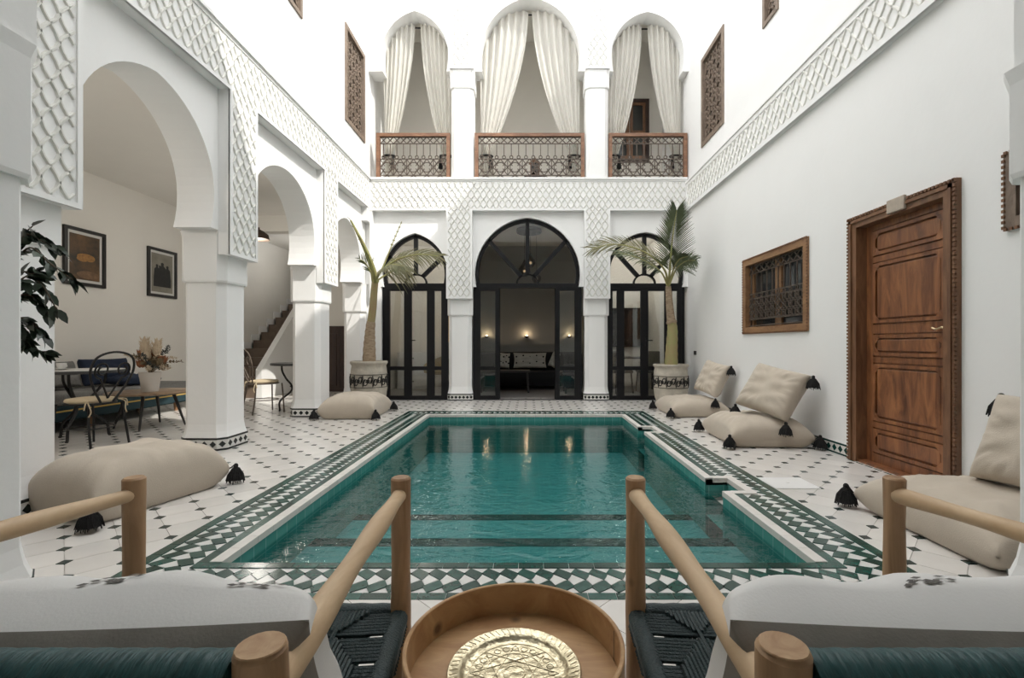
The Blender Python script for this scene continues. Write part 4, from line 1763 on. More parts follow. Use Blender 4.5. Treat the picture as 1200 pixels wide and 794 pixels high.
def lounge_chair(xl, xr, rl, rr_, yf, yb, label, inner):
    """xl/xr front post x, rl/rr_ rear post x."""
    rt = root('lounge_chair', ((xl + xr) / 2, (yf + yb) / 2, 0), label, 'chair', 'woven lounge chairs')
    r = .0225
    ZF, ZR, ZS = .728, .772, .425
    for x in (xl, xr):
        cut_post((x, yf, 0), (x, yf, ZF), .024, r, 'front_leg', rt)
    for x in (rl, rr_):
        cut_post((x, yb + .03, 0), (x, yb, ZR), .025, .023, 'rear_leg', rt)
        m = MB()
        m.lathe([(.0215, 0), (.0205, .0012)], 20, (x, yb, ZR + .004))
        m.build('cut_end', M['cutend'], rt)
    for a, b in ((xl, rl), (xr, rr_)):
        pts = cr([(a, yf - .012, .692), (a * .66 + b * .34, yf * .66 + yb * .34, .706), (a * .34 + b * .66, yf * .34 + yb * .66, .716), (b, yb + .012, .722)], 6)
        m = MB()
        n = len(pts)
        m.tube(pts, [.0175 + .002 * math.sin(i * .7 + a * 9) for i in range(n)], 16)
        m.build('armrest', M['pale'], rt, True)
    # seat rails
    def side(x0, x1, t):
        return x0 + (x1 - x0) * t
    for a, b in ((xl, rl), (xr, rr_)):
        MB().tube([(a, yf, ZS - .022), (b, yb + .03, ZS - .04)], .016, 10).build('side_rail', M['post'], rt, True)
    for z in (.16,):
        for a, b in ((xl, rl), (xr, rr_)):
            MB().tube([(a, yf, z), (b, yb + .03, z)], .014, 10).build('stretcher', M['post'], rt, True)
        MB().tube([(xl, yf, z + .04), (xr, yf, z + .04)], .014, 10).build('stretcher', M['post'], rt, True)
    MB().tube([(xl, yf, ZS - .022), (xr, yf, ZS - .022)], .016, 10).build('front_rail', M['post'], rt, True)
    MB().tube([(rl, yb + .03, ZS - .04), (rr_, yb + .03, ZS - .04)], .016, 10).build('rear_rail', M['post'], rt, True)
    # woven cord seat: cords across, bundles woven front to back in stepped diamonds
    m = MB()
    y0, y1 = yf - .028, yb + .075
    n = 56
    for i in range(n):
        t = (i + .5) / n
        if i % 8 == 7:
            continue
        y = y0 + (y1 - y0) * t
        a, b = side(xl, rl, t), side(xr, rr_, t)
        zs = ZS - .004 - .018 * t
        pts = [(a - .019, y, zs - .03), (a - .012, y, zs - .008), (a + .004, y, zs)]
        pts += [(a + (b - a) * k / 10, y, zs - .012 * math.sin(PI * k / 10)) for k in range(1, 10)]
        pts += [(b - .004, y, zs), (b + .012, y, zs - .008), (b + .019, y, zs - .03)]
        m.tube(pts, .0056, 6)
    m.build('seat_cord', M['cord'], rt, True)
    m = MB()
    for grp in (.19, .5, .81):
        for k in range(-8, 9):
            run = []
            for i in range(0, n * 2 + 1):
                t = i / (2 * n)
                y = y0 + (y1 - y0) * t
                a, b = side(xl, rl, t), side(xr, rr_, t)
                x = a + (b - a) * grp + k * .0088
                u = (x - a) / (b - a)
                zs = ZS - .004 - .018 * t - .012 * math.sin(PI * u)
                q = abs(((t * 2.6 + .15) % 1.0) - .5) * 2
                up = .0095 if q > abs(k) / 9.5 else -.0095
                run.append((x, y, zs + up))
            m.tube(run, .0046, 5)
    m.build('seat_weave', M['cord'], rt, True)
    for a, b in ((xl, rl), (xr, rr_)):
        pts = [(side(a, b, t / 24), yf - .02 + (yb + .06 - yf) * t / 24, ZS - .019 - .018 * t / 24) for t in range(25)]
        m = MB()
        m.tube(pts, [.0215 + .0012 * (i % 2) for i in range(25)], 12)
        m.build('wrapped_edge', M['cord'], rt, True)
    pts = [(xl + .02 + (xr - xl - .04) * t / 24, yf, ZS - .019) for t in range(25)]
    m = MB()
    m.tube(pts, [.0215 + .0012 * (i % 2) for i in range(25)], 12)
    m.build('wrapped_edge', M['cord'], rt, True)
    # cord wrapped back rail and back cords
    m = MB()
    k = 60
    pts = [(rl + .022 + (rr_ - rl - .044) * i / k, yb, .742) for i in range(k + 1)]
    m.tube(pts, [.027 + .0009 * (i % 2) for i in range(k + 1)], 16)
    m.build('back_rail', M['cord2'], rt, True)
    m = MB()
    for i in range(60):
        x = rl + .04 + (rr_ - rl - .08) * i / 59
        m.tube([(x, yb + .022, .738), (x, yb + .036, .58), (x, yb + .04, .40)], .0048, 5)
    m.build('back_cord', M['cord2'], rt, True)
    return rt


lounge_chair(-.946, -.307, -1.0, -.244, 1.12, .425, 'peeled wood lounge chair with teal cord seat, on the arcade side of the tray table', -1)
lounge_chair(.255, .875, .231, .93, 1.12, .425, 'peeled wood lounge chair with teal cord seat, on the door side of the tray table', 1)


def linen_pillow(cx, cy, cz, a, b, t, tilt, yaw, roll, label, seed):
    """white printed face, grey linen reverse; leans on the chair back."""
    rt = root('linen_pillow', (cx, cy, cz), label, 'pillow', 'linen pillows on the lounge chairs')
    rt.rotation_euler = (R(tilt), R(roll), R(yaw))
    n = 40
    rnd = random.Random(seed)
    ph = [rnd.uniform(0, 6.28) for _ in range(6)]

    def pt(i, j, side):
        u, v = -1 + 2 * i / n, -1 + 2 * j / n
        u = math.sin(u * PI / 2) * .6 + u * .4
        v = math.sin(v * PI / 2) * .6 + v * .4
        x = a * u * (1 - .06 * (1 - v * v) * abs(u))
        y = b * v * (1 - .07 * (1 - u * u) * abs(v))
        p = max(0.0, (1 - u ** 4) * (1 - v ** 4)) ** .30
        e = max(abs(u), abs(v))
        w = .0035 * math.sin(7 * u + ph[0] + 3 * v) + .002 * math.sin(12 * u * v + ph[1]) + .007 * math.sin(15 * u + ph[2]) * e * (1 - e) * 4
        return (x, y, side * (t * p + w * min(1, p * 1.6)))
    for side, nm, mt in ((1, 'white_face', M['whitelinen']), (-1, 'grey_reverse', M['greylinen'])):
        m = MB()
        vs = [pt(i, j, side) for i in range(n + 1) for j in range(n + 1)]
        m.add(vs, [(i * (n + 1) + j, i * (n + 1) + j + 1, (i + 1) * (n + 1) + j + 1, (i + 1) * (n + 1) + j) for i in range(n) for j in range(n)])
        o = m.build(nm, mt, rt, True, 180, world=False)
        if side > 0:
            face = o
    # printed sprigs
    for (pu, pv) in ((-.30, .955), (-.78, .955), (.32, .955), (-.1, .2), (.7, .1), (-.5, -.2), (.2, -.45)):
        m = MB()
        for k in range(11):
            ang = rnd.uniform(-.5, .5) + (0 if k % 2 else PI)
            cu, cv = pu + .013 * (k - 5), pv + (.014 if pv > .9 else .04) * math.sin(k * 2.2)
            L, w = .040, .011
            du, dv = math.cos(ang), math.sin(ang) * (.3 if pv > .9 else 1.2)
            fl = .55 if pv > .9 else 1.0
            q = []
            for s, g in ((0, 0), (.5, 1), (1, 0), (.5, -1)):
                uu, vv = cu + du * L * s - dv * w * g, cv + dv * L * s + du * w * g * fl
                uu, vv = max(-.985, min(.985, uu)), max(-.985, min(.985, vv))
                x = a * uu * (1 - .06 * (1 - vv * vv) * abs(uu))
                y = b * vv * (1 - .07 * (1 - uu * uu) * abs(vv))
                p = max(0.0, (1 - uu ** 4) * (1 - vv ** 4)) ** .30
                w_ = .0035 * math.sin(7 * uu + ph[0] + 3 * vv) + .002 * math.sin(12 * uu * vv + ph[1]) + .007 * math.sin(15 * uu + ph[2]) * max(abs(uu), abs(vv)) * (1 - max(abs(uu), abs(vv))) * 4
                q.append((x, y, t * p + w_ * min(1, p * 1.6) + .004))
            m.add(q, [(0, 1, 2, 3)])
        m.build('printed_sprig', M['print'], face, world=False)
    return rt


linen_pillow(-.605, .60, .573, .37, .22, .098, 58, 180 + 1.5, 0, 'white linen pillow with grey sprig print and grey reverse, on the arcade side lounge chair', 4)
linen_pillow(.585, .60, .573, .37, .22, .098, 58, 180 - 1.5, 0, 'white linen pillow with grey reverse, on the door side lounge chair', 6)

# ================================================================== tray table
TX, TY, TR_ = -.03, .955, .222
tt = root('tray_table', (TX, TY, 0), 'round bent wood tray table between the two lounge chairs', 'table')
m = MB()
n = 72
m.loft([[(TX + r * math.cos(2 * PI * k / n), TY + r * math.sin(2 * PI * k / n), z) for k in range(n)] for r, z in
        ((TR_ - .002, .36), (TR_, .362), (TR_, .449), (TR_ - .002, .451), (TR_ - .007, .451), (TR_ - .009, .449), (TR_ - .009, .378))], cap=False)
m.build('bent_rim', M['tray'], tt, True)
m = MB()
m.lathe([(TR_ - .0095, .362), (TR_ - .0095, .380)], 64, (TX, TY, 0))
m.build('tray_floor', M['tray'], tt)
m = MB()
a0 = R(8)
for k in range(2):
    rr2 = TR_ - .011 if k == 0 else TR_ + .002
    m.add([(TX + rr2 * math.cos(a0), TY + rr2 * math.sin(a0), .382), (TX + rr2 * math.cos(a0 + .02), TY + rr2 * math.sin(a0 + .02), .382),
           (TX + rr2 * math.cos(a0 + .02), TY + rr2 * math.sin(a0 + .02), .446), (TX + rr2 * math.cos(a0), TY + rr2 * math.sin(a0), .446)], [(0, 1, 2, 3)])
m.build('rim_overlap', M['cupboard'], tt)
for k in range(4):
    a = PI / 4 + k * PI / 2
    cut_post((TX + .17 * math.cos(a), TY + .17 * math.sin(a), 0), (TX + .14 * math.cos(a), TY + .14 * math.sin(a), .362), .016, .018, 'leg', tt)
# engraved brass plate
PXc, PYc, PZ = TX, TY - .008, .3802
bp_ = root('brass_plate', (PXc, PYc, PZ), 'engraved round brass plate lying on the tray table', 'plate')
m = MB()
m.loft([[(PXc + r * math.cos(2 * PI * k / 64), PYc + r * math.sin(2 * PI * k / 64), PZ + z) for k in range(64)] for r, z in
        ((.100, 0), (.132, .010), (.1355, .0125), (.1335, .0145), (.112, .0125), (.108, .009), (.103, .0045), (.098, .0035), (.001, .0035))], cap=False)
m.build('plate_body', M['brass'], bp_, True)
m = MB()
zz = PZ + .0042
for r in (.092, .060, .022):
    m.tube([(PXc + r * math.cos(2 * PI * k / 40), PYc + r * math.sin(2 * PI * k / 40), zz) for k in range(40)], .0009, 4, closed=True)
for k in range(8):
    a, b = 2 * PI * k / 8, 2 * PI * (k + 3) / 8
    m.tube([(PXc + .09 * math.cos(a), PYc + .09 * math.sin(a), zz), (PXc + .09 * math.cos(b), PYc + .09 * math.sin(b), zz)], .0009, 4)
for k in range(24):
    a = 2 * PI * k / 24
    c = (PXc + .076 * math.cos(a), PYc + .076 * math.sin(a))
    m.tube([(c[0] + .0075 * math.cos(t * PI / 4), c[1] + .0075 * math.sin(t * PI / 4), zz) for t in range(8)], .0007, 4, closed=True)
m.build('engraving', M['brass'], bp_)
m = MB()
for k in range(60):
    a = 2 * PI * k / 60
    m.tube([(PXc + .115 * math.cos(a), PYc + .115 * math.sin(a), PZ + .0132), (PXc + .13 * math.cos(a + .05), PYc + .13 * math.sin(a + .05), PZ + .0147)], .0008, 4)
m.build('rim_engraving', M['brass'], bp_)

# ================================================================== potted palms
def pot(rt, cx, cy, rad, h):
    m = MB()
    s = h / .78
    prof = [(.74, 0), (.80, .02), (.93, .14), (1.0, .30), (1.0, .48), (.96, .64), (.93, .70), (1.0, .735), (1.03, .755), (1.0, .78), (.90, .78), (.88, .70), (.2, .69)]
    m.lathe([(r * rad, z * s) for r, z in prof], 40, (cx, cy, 0), wob=.006)
    p = m.build('pot', M['terracotta'], rt, True, 50)
    # painted scroll band wrapped round the belly
    m = MB()

    def on(ang, z, off=.004):
        k = rad * 1.005 + off
        return (cx + k * math.cos(ang), cy + k * math.sin(ang), z * s)
    z0, z1 = .33, .55
    N = 12
    for z in (z0, z1):
        m.tube([on(2 * PI * k / 48, z) for k in range(48)], .006, 4, closed=True)
    for k in range(N):
        a = 2 * PI * k / N
        w = 2 * PI / N
        zc = (z0 + z1) / 2
        for sg in (-1, 1):
            pts = []
            for t in range(15):
                q = t / 14
                th = q * 1.6 * PI * 2 * .8
                rr = .075 * (1 - .7 * q)
                pts.append(on(a + w * .5 + sg * (w * .22 - rr * .75 * math.cos(th) / rad), zc + sg * (.03 - rr * math.sin(th) * .9)))
            m.tube(pts, .0085, 4)
            m.tube([on(a + w * .5, zc), on(a + w * (.5 + sg * .25), zc - sg * .04), on(a + w * (.5 + sg * .5), zc + .09 * sg)], .008, 4)
        m.tube([on(a + w * .5 + .05 * math.cos(t * PI / 5), zc + .03 * math.sin(t * PI / 5)) for t in range(10)], .008, 4, closed=True)
        m.tube([on(a, z0 + .01), on(a + w * .12, zc), on(a, z1 - .01), on(a - w * .12, zc)], .007, 4, closed=True)
    tag(m.build('painted_band', M['paint_black'], p), 'band of black painted scrolls')
    MB().lathe([(.86 * rad, .64 * s), (.86 * rad, .66 * s), (.3 * rad, .68 * s)], 24, (cx, cy, 0)).build('soil', M['soil'], rt)
    return p


def frond(rt, pts, side, L, n=26, dry=False, droop=.25, up=(0, 0, 1), start=.12, r0=.016, fold=.35, seed=0, gap=0.0, wid=.0115):
    rnd = random.Random(seed)
    P = cr(pts, 10)
    m = MB()
    k = len(P)
    m.tube(P, [r0 * (1 - .8 * i / (k - 1)) + .002 for i in range(k)], 7)
    ra = m.build('frond', M['rachis'], rt, True)
    m = MB()
    for i in range(n):
        t = start + (1 - start) * (i + .5) / n
        f = t * (k - 1)
        a = int(min(f, k - 2))
        p = P[a].lerp(P[a + 1], f - a)
        d = (P[a + 1] - P[a]).normalized()
        for s in (-1, 1):
            if rnd.random() < gap:
                continue
            sv = (Vector(side) * s).normalized()
            prof = math.sin(PI * min(1, .18 + .80 * t)) ** .6
            ln = L * (.35 + .65 * prof) * rnd.uniform(.9, 1.08)
            ang = .55 + .55 * t
            dirv = (sv * math.cos(ang) + d * math.sin(ang) + Vector(up) * (.12 + rnd.uniform(-.12, .12))).normalized()
            nrm = dirv.cross(d)
            if nrm.length < 1e-3:
                continue
            wv = dirv.cross(nrm).normalized()
            nn = nrm.normalized()
            w = wid
            dr = Vector((0, 0, -1)) * droop * ln
            q = []
            for tt, ww in ((0, .45), (.3, 1), (.65, .8), (1, .05)):
                c = p + dirv * ln * tt + dr * tt * tt
                q += [c - wv * w * ww + nn * .004, c - nn * .004 * fold, c + wv * w * ww + nn * .004]
            m.add(q, [(0, 1, 4, 3), (1, 2, 5, 4), (3, 4, 7, 6), (4, 5, 8, 7), (6, 7, 10, 9), (7, 8, 11, 10)])
    m.build('leaflets', M['frond_dry' if dry else 'frond'], ra)
    return ra


# upright palm on the right
YP = 8.24
px_, py_ = (786 - VX) * YP / F, YP
rp = root('potted_palm', (px_, py_, 0), 'upright palm with two full fronds in a limewashed pot before the glass doors', 'palm')
pot(rp, px_, py_, .295, .70)
A = lambda x, y, dy=0.0: at(x, y, YP + dy)
tr = cr([(px_, py_, .58), A(787, 410), A(788, 385), A(786, 372), A(784, 350), A(783, 335)], 6)
n = len(tr)
m = MB()
m.tube(tr[:n // 2 + 1], [.125 - .05 * (i / (n / 2)) ** .7 + .006 * (i % 2) for i in range(n // 2 + 1)], 16)
m.build('trunk', M['trunk_green'], rp, True)
m = MB()
m.tube(tr[n // 2:], [.077 + (.016 if i < 2 else 0) - .002 * i for i in range(n - n // 2)], 16)
m.build('crownshaft', M['trunk'], rp, True)
c0 = A(783, 337)
frond(rp, [c0, A(785, 315, -.2), A(788, 280, -.5), A(793, 246, -.75)], (1, .1, 0), .50, 34, droop=.12, up=(0, -.2, .1), start=.30, seed=1, r0=.022)
frond(rp, [c0, A(778, 315, -.1), A(755, 295, -.2), A(722, 286, -.3), A(694, 291, -.35)], (.15, .55, .8), .42, 34, dry=True, droop=.22, seed=2, start=.3, r0=.02)
frond(rp, [c0, A(774, 318, -.2), A(750, 303, -.45), A(725, 296, -.6)], (.1, .9, .5), .40, 26, droop=.3, seed=3, start=.3)
frond(rp, [c0, A(792, 316, -.4), A(804, 306, -.8), A(815, 305, -1.1)], (.2, .5, .8), .30, 24, droop=.35, seed=4, start=.3)
frond(rp, [c0, A(789, 316, -.3), A(796, 304, -.7), A(806, 300, -1.0)], (.5, .3, -.4), .35, 24, droop=.25, seed=5, start=.35)

# leaning palm on the left
YP = 8.08
px_, py_ = (432.5 - VX) * YP / F, YP
lp = root('potted_palm', (px_, py_, 0), 'leaning palm with sparse dry fronds in a limewashed pot by the arcade corner', 'palm')
pot(lp, px_, py_, .305, .76)
tr = cr([(px_, py_, .62), A(433, 405), A(434, 385), A(437, 360), A(438.5, 340), A(440, 326)], 6)
n = len(tr)
m = MB()
m.tube(tr[:n // 2], [.115 - .05 * (i / (n / 2)) + .007 * (i % 2) for i in range(n // 2)], 16)
m.build('trunk', M['trunk'], lp, True)
m = MB()
m.tube(tr[n // 2 - 1:], [.066 - .0008 * i for i in range(n - n // 2 + 1)], 14)
m.build('crownshaft', M['trunk_green'], lp, True)
c0 = A(440, 330)
frond(lp, [c0, A(436, 312, -.2), A(425, 285, -.5), A(411, 258, -.7)], (.3, -.9, .2), .22, 16, dry=True, seed=11, start=.45, r0=.062, gap=.4)
frond(lp, [c0, A(446, 318, -.15), A(466, 304, -.3), A(490, 298, -.4), A(514, 300, -.45)], (.1, .5, .85), .40, 36, dry=True, droop=.35, seed=12, start=.28, r0=.024)
frond(lp, [c0, A(445, 318, -.3), A(458, 310, -.6), A(474, 312, -.85)], (.2, .9, .3), .36, 24, dry=True, droop=.5, seed=13, start=.3)
frond(lp, [c0, A(450, 310, -.02), A(460, 285, -.05), A(471, 259, -.05)], (1, 0, 0), .05, 6, seed=14, start=.6, r0=.014)
frond(lp, [c0, A(434, 318, -.2), A(428, 308, -.4), A(421, 303, -.6)], (.4, .8, .3), .24, 12, droop=.15, seed=15, start=.3, gap=.3)
frond(lp, [c0, A(452, 322, .05), A(466, 316, .12), A(480, 318, .15)], (.3, .3, .9), .34, 16, dry=True, droop=.6, seed=16, start=.35)

# ================================================================== leafy houseplant beside the front column
hp_ = root('leafy_houseplant', (-2.80, 2.30, 0), 'dark green leafy houseplant reaching out beside the front column', 'plant')
MB().lathe([(.11, 0), (.13, .02), (.16, .28), (.17, .30), (.15, .30), (.14, .27)], 24, (-2.80, 2.30, 0)).build('pot', M['terracotta'], hp_, True)
stem = cr([(-2.80, 2.30, .25), (-2.78, 2.30, .7), (-2.70, 2.28, 1.15), (-2.56, 2.27, 1.5), (-2.52, 2.25, 1.72)], 6)
MB().tube(stem, [.016 - .0004 * i for i in range(len(stem))], 8).build('stem', M['twig'], hp_, True)
lm = MB()
prof = [(0, .02), (.15, .62), (.4, 1), (.7, .72), (1, .0)]
vs = []
for t, w in prof:
    vs += [(t, -w * .25, .05 * w - .12 * t * t), (t, 0, -.12 * t * t), (t, w * .25, .05 * w - .12 * t * t)]
lm.add(vs, [f for k in range(4) for f in ((3 * k, 3 * k + 1, 3 * k + 4, 3 * k + 3), (3 * k + 1, 3 * k + 2, 3 * k + 5, 3 * k + 4))])
LEAF = lm.mesh('leaf', M['leaf'], True, 80)
rnd = random.Random(5)
YH = 2.27
Q = lambda x, y, dy=0.0: at(x, y, YH + dy)
twigs = [[Q(14, 300), Q(30, 275), Q(48, 282), Q(68, 292)], [Q(12, 310), Q(35, 290, -.05), Q(58, 308, -.1), Q(86, 328, -.1)],
         [Q(10, 340), Q(28, 318), Q(50, 335), Q(66, 362)], [Q(10, 350), Q(28, 345, .05), Q(46, 352, .05), Q(60, 372, .05)],
         [Q(8, 375), Q(24, 372), Q(40, 380), Q(52, 395)], [Q(8, 385), Q(26, 398), Q(44, 410), Q(54, 412)],
         [Q(10, 300), Q(24, 278, .08), Q(38, 265, .08)], [Q(10, 345), Q(22, 330, -.08), Q(34, 322, -.1), Q(46, 318, -.1)],
         [Q(4, 320), Q(10, 360), Q(22, 385), Q(32, 402)]]
for tw in twigs:
    P = cr([stem[-8]] + tw, 6)
    MB().tube(P, [.006 - .0035 * i / len(P) for i in range(len(P))], 5).build('twig', M['twig'], hp_, True)
    for i in range(6, len(P), 1):
        d = (P[min(i + 1, len(P) - 1)] - P[i - 1]).normalized()
        for s in (-1, 1):
            if rnd.random() < .3:
                continue
            sz = rnd.uniform(.05, .09)
            dv = (d * rnd.uniform(.5, 1.1) + Vector((rnd.uniform(-.3, .5), rnd.uniform(-.6, .6) * s, rnd.uniform(-.9, .15)))).normalized()
            e = dv.to_track_quat('X', 'Z').to_euler()
            e.rotate_axis('X', rnd.uniform(-1.2, 1.2))
            inst('leaf', LEAF, hp_, P[i] - hp_.location, e, (sz, sz, sz))

# ================================================================== arcade furniture


def iron_chair(loc, rz, label, seat_tag=True, iron=None):
    iron = iron or M['iron']
    rt = root('bistro_chair', loc, label, 'chair', 'wrought iron bistro chairs')
    rt.rotation_euler = (0, 0, rz)
    B = lambda mb, nm, mm, par=rt: mb.build(nm, mm, par, True, world=False)
    # faces local +y; back at -y
    r = .011
    for sx in (-1, 1):
        B(MB().tube(cr([(sx * .17, .19, .45), (sx * .19, .20, .25), (sx * .20, .21, 0)], 5), r, 8), 'leg', iron)
        B(MB().tube(cr([(sx * .16, -.18, .45), (sx * .18, -.20, .25), (sx * .19, -.24, 0)], 5), r, 8), 'leg', iron)
    m = MB()
    m.tube([(.2 * math.cos(2 * PI * k / 28), .2 * math.sin(2 * PI * k / 28), .45) for k in range(28)], .010, 8, closed=True)
    B(m, 'seat_ring', iron)
    m = MB()
    m.lathe([(.03, .455), (.17, .455), (.197, .468), (.2, .482), (.19, .497), (.12, .507), (.02, .508)], 32)
    sp = B(m, 'seat_pad', M['cushion_cream'])
    for s in (-1, 1):
        m = MB()
        m.tube(cr([(s * .15, -.15, .48), (s * .18, -.2, .45), (s * .17, -.215, .38), (s * .19, -.21, .33)], 5), .006, 6)
        m.tube(cr([(s * .15, -.15, .48), (s * .2, -.19, .47), (s * .215, -.19, .40)], 5), .006, 6)
        B(m, 'tie', M['cushion_cream'], sp)
    Z = lambda x, z: (x, -.19 - (z - .45) * .22, z)
    # hoop of the heart shaped back
    hoop = cr([Z(-.06, .46), Z(-.16, .62), Z(-.215, .78), Z(-.17, .92), Z(0, .97), Z(.17, .92), Z(.215, .78), Z(.16, .62), Z(.06, .46)], 6)
    B(MB().tube(hoop, .011, 8), 'back_hoop', iron)
    for s in (-1, 1):
        sc = []
        for t in range(26):
            q = t / 25
            th = -PI * .5 + q * PI * 2.9
            rr = .085 * (1 - .62 * q)
            sc.append(Z(s * (.105 - rr * math.cos(th) * -1 * .9), .79 + rr * math.sin(th)))
        sc = cr([Z(s * .0, .50), Z(s * .05, .60), Z(s * .10, .69)], 4) + sc
        B(MB().tube(sc, .009, 6), 'back_scroll', iron)
    B(MB().tube([(.185 * math.cos(2 * PI * k / 24), .2 * math.sin(2 * PI * k / 24), .2) for k in range(24)], .007, 6, closed=True), 'brace_ring', iron)
    return rt


def bistro_table(loc, rad, label, top, edge, rz=0, h=.75):
    rt = root('bistro_table', loc, label, 'table', 'round bistro tables')
    rt.rotation_euler = (0, 0, rz)
    B = lambda mb, nm, mm: mb.build(nm, mm, rt, True, world=False)
    B(MB().lathe([(rad * .9, h - .035), (rad - .008, h - .033), (rad, h - .025), (rad, h - .006), (rad - .006, h)], 48), 'edge_ring', edge)
    B(MB().lathe([(rad - .007, h - .004), (rad - .010, h + .003)], 48), 'table_top', top)
    for k in range(3):
        a = 2 * PI * k / 3 + .5
        L = lambda r, z: (r * math.cos(a), r * math.sin(a), z)
        path = cr([L(rad * .55, h - .03), L(rad * .52, .62), L(.13, .50), L(.06, .40), L(.07, .30), L(.22, .16), L(rad * .62, .02), L(rad * .66, .012)], 6)
        B(MB().tube(path, .014, 8), 'leg', M['iron'])
    B(MB().tube([(.075 * math.cos(2 * PI * k / 20), .075 * math.sin(2 * PI * k / 20), .38) for k in range(20)], .009, 6, closed=True), 'brace_ring', M['iron'])
    return rt


bistro_table((-5.0, 5.2, 0), .40, 'round bistro table with pale top carrying a cup, beside the near iron chair', M['marble'], M['darktop'], .4, .765)
iron_chair((-4.50, 4.80, 0), R(82), 'wrought iron bistro chair with round cream pad, between the cup table and the coffee table')
bistro_table((-3.72, 7.45, 0), .36, 'dark round bistro table half hidden behind an arcade column', M['darktop'], M['darktop'], 1.2)
iron_chair((-4.08, 7.2, 0), R(-38), 'wrought iron bistro chair with round cream pad, below the stairs', iron=M['iron_rust'])
# cup on the pale table
cp = root('cup', (-5.1, 5.1, .769), 'white porcelain cup on a saucer on the pale bistro table', 'cup')
MB().lathe([(.02, 0), (.03, .002), (.07, .012), (.072, .015), (.03, .008)], 24, tuple(cp.location)).build('saucer', M['porcelain'], cp, True)
MB().lathe([(.022, .012), (.03, .02), (.042, .05), (.045, .075), (.041, .075), (.035, .03)], 24, tuple(cp.location)).build('bowl', M['porcelain'], cp, True)
MB().tube([(-5.1 + .043 + .018 * math.sin(t * PI / 6), 5.1, .769 + .045 + .018 * math.cos(t * PI / 6)) for t in range(7)], .004, 6).build('handle', M['porcelain'], cp, True)

# coffee table with dried flowers
ct = root('coffee_table', (-4.82, 5.95, 0), 'low round walnut coffee table with splayed dark legs, carrying the vase', 'table')
MB().lathe([(.42, .425), (.445, .43), (.45, .445), (.44, .452)], 48, (-4.82, 5.95, 0)).build('table_top', M['walnut'], ct, True)
for a in (.4, 1.97, 3.54, 5.11):
    MB().tube([(-4.82 + .24 * math.cos(a), 5.95 + .24 * math.sin(a), .428), (-4.82 + .37 * math.cos(a), 5.95 + .37 * math.sin(a), 0)], [.021, .011], 10).build('leg', M['charcoalwood'], ct, True)
VXc, VYc, VZ = -4.78, 5.9, .452
vs_ = root('flower_vase', (VXc, VYc, VZ), 'white vase of dried pampas and proteas on the coffee table', 'vase')
MB().lathe([(.08, 0), (.085, .004), (.105, .16), (.12, .245), (.112, .245), (.10, .16), (.08, .02)], 32, (VXc, VYc, VZ)).build('vase_body', M['vase'], vs_, True)
rnd = random.Random(9)
base = Vector((VXc, VYc, VZ + .22))
for dx, dy, hh in ((-.06, 0, .48), (.05, .03, .46), (-.01, -.05, .40)):
    tip = base + Vector((dx * 1.2, dy, hh))
    MB().tube([base + Vector((dx * .2, dy * .2, 0)), tip - Vector((0, 0, .2))], .004, 5).build('stem', M['drystem'], vs_)
    m = MB()
    pts = [tip - Vector((0, 0, .24 * (1 - k / 9))) for k in range(10)]
    m.tube(pts, [.012, .035, .047, .05, .046, .04, .032, .023, .013, .003], 10)
    for k in range(60):
        p = pts[rnd.randrange(1, 8)]
        a = rnd.uniform(0, 2 * PI)
        m.tube([p + Vector((.035 * math.cos(a), .035 * math.sin(a), 0)), p + Vector((.058 * math.cos(a), .058 * math.sin(a), .05))], [.006, .001], 4)
    m.build('pampas_plume', M['pampas'], vs_, True)
for k in range(9):
    a = rnd.uniform(0, 2 * PI)
    rr = rnd.uniform(.08, .22)
    tip = base + Vector((rr * math.cos(a) + (.05 if k < 4 else -.03), rr * math.sin(a) * .7, rnd.uniform(.12, .27)))
    MB().tube(cr([base, (base + tip) / 2 + Vector((0, 0, .04)), tip], 4), .004, 5).build('stem', M['drystem'], vs_)
    m = MB()
    m.lathe([(.008, -.04), (.03, -.015), (.038, .01), (.034, .035), (.018, .05)], 12, tuple(tip), wob=.12)
    for q in range(14):
        b = 2 * PI * q / 14
        m.tube([tip + Vector((.03 * math.cos(b), .03 * math.sin(b), .0)), tip + Vector((.045 * math.cos(b), .045 * math.sin(b), .06))], [.006, .002], 4)
    m.build('dried_protea', M['protea'] if k % 3 else M['drystem'], vs_, True)
for k in range(30):
    a = rnd.uniform(0, 2 * PI)
    rr = rnd.uniform(.12, .34)
    tip = base + Vector((rr * math.cos(a), rr * math.sin(a) * .7, rnd.uniform(.05, .36)))
    m = MB()
    P = cr([base, base.lerp(tip, .5) + Vector((0, 0, .06)), tip], 5)
    m.tube(P, .003, 4)
    for p in P[4:]:
        for q in range(5):
            v = Vector((rnd.uniform(-1, 1), rnd.uniform(-1, 1), rnd.uniform(-.4, 1))).normalized()
            s = v.orthogonal().normalized()
            m.add([p, p + v * .02 + s * .007, p + v * .042, p + v * .02 - s * .007], [(0, 1, 2, 3)])
    m.build('dried_sprig', (M['drystem'], M['pampas'], M['darkstem'])[k % 3], vs_)

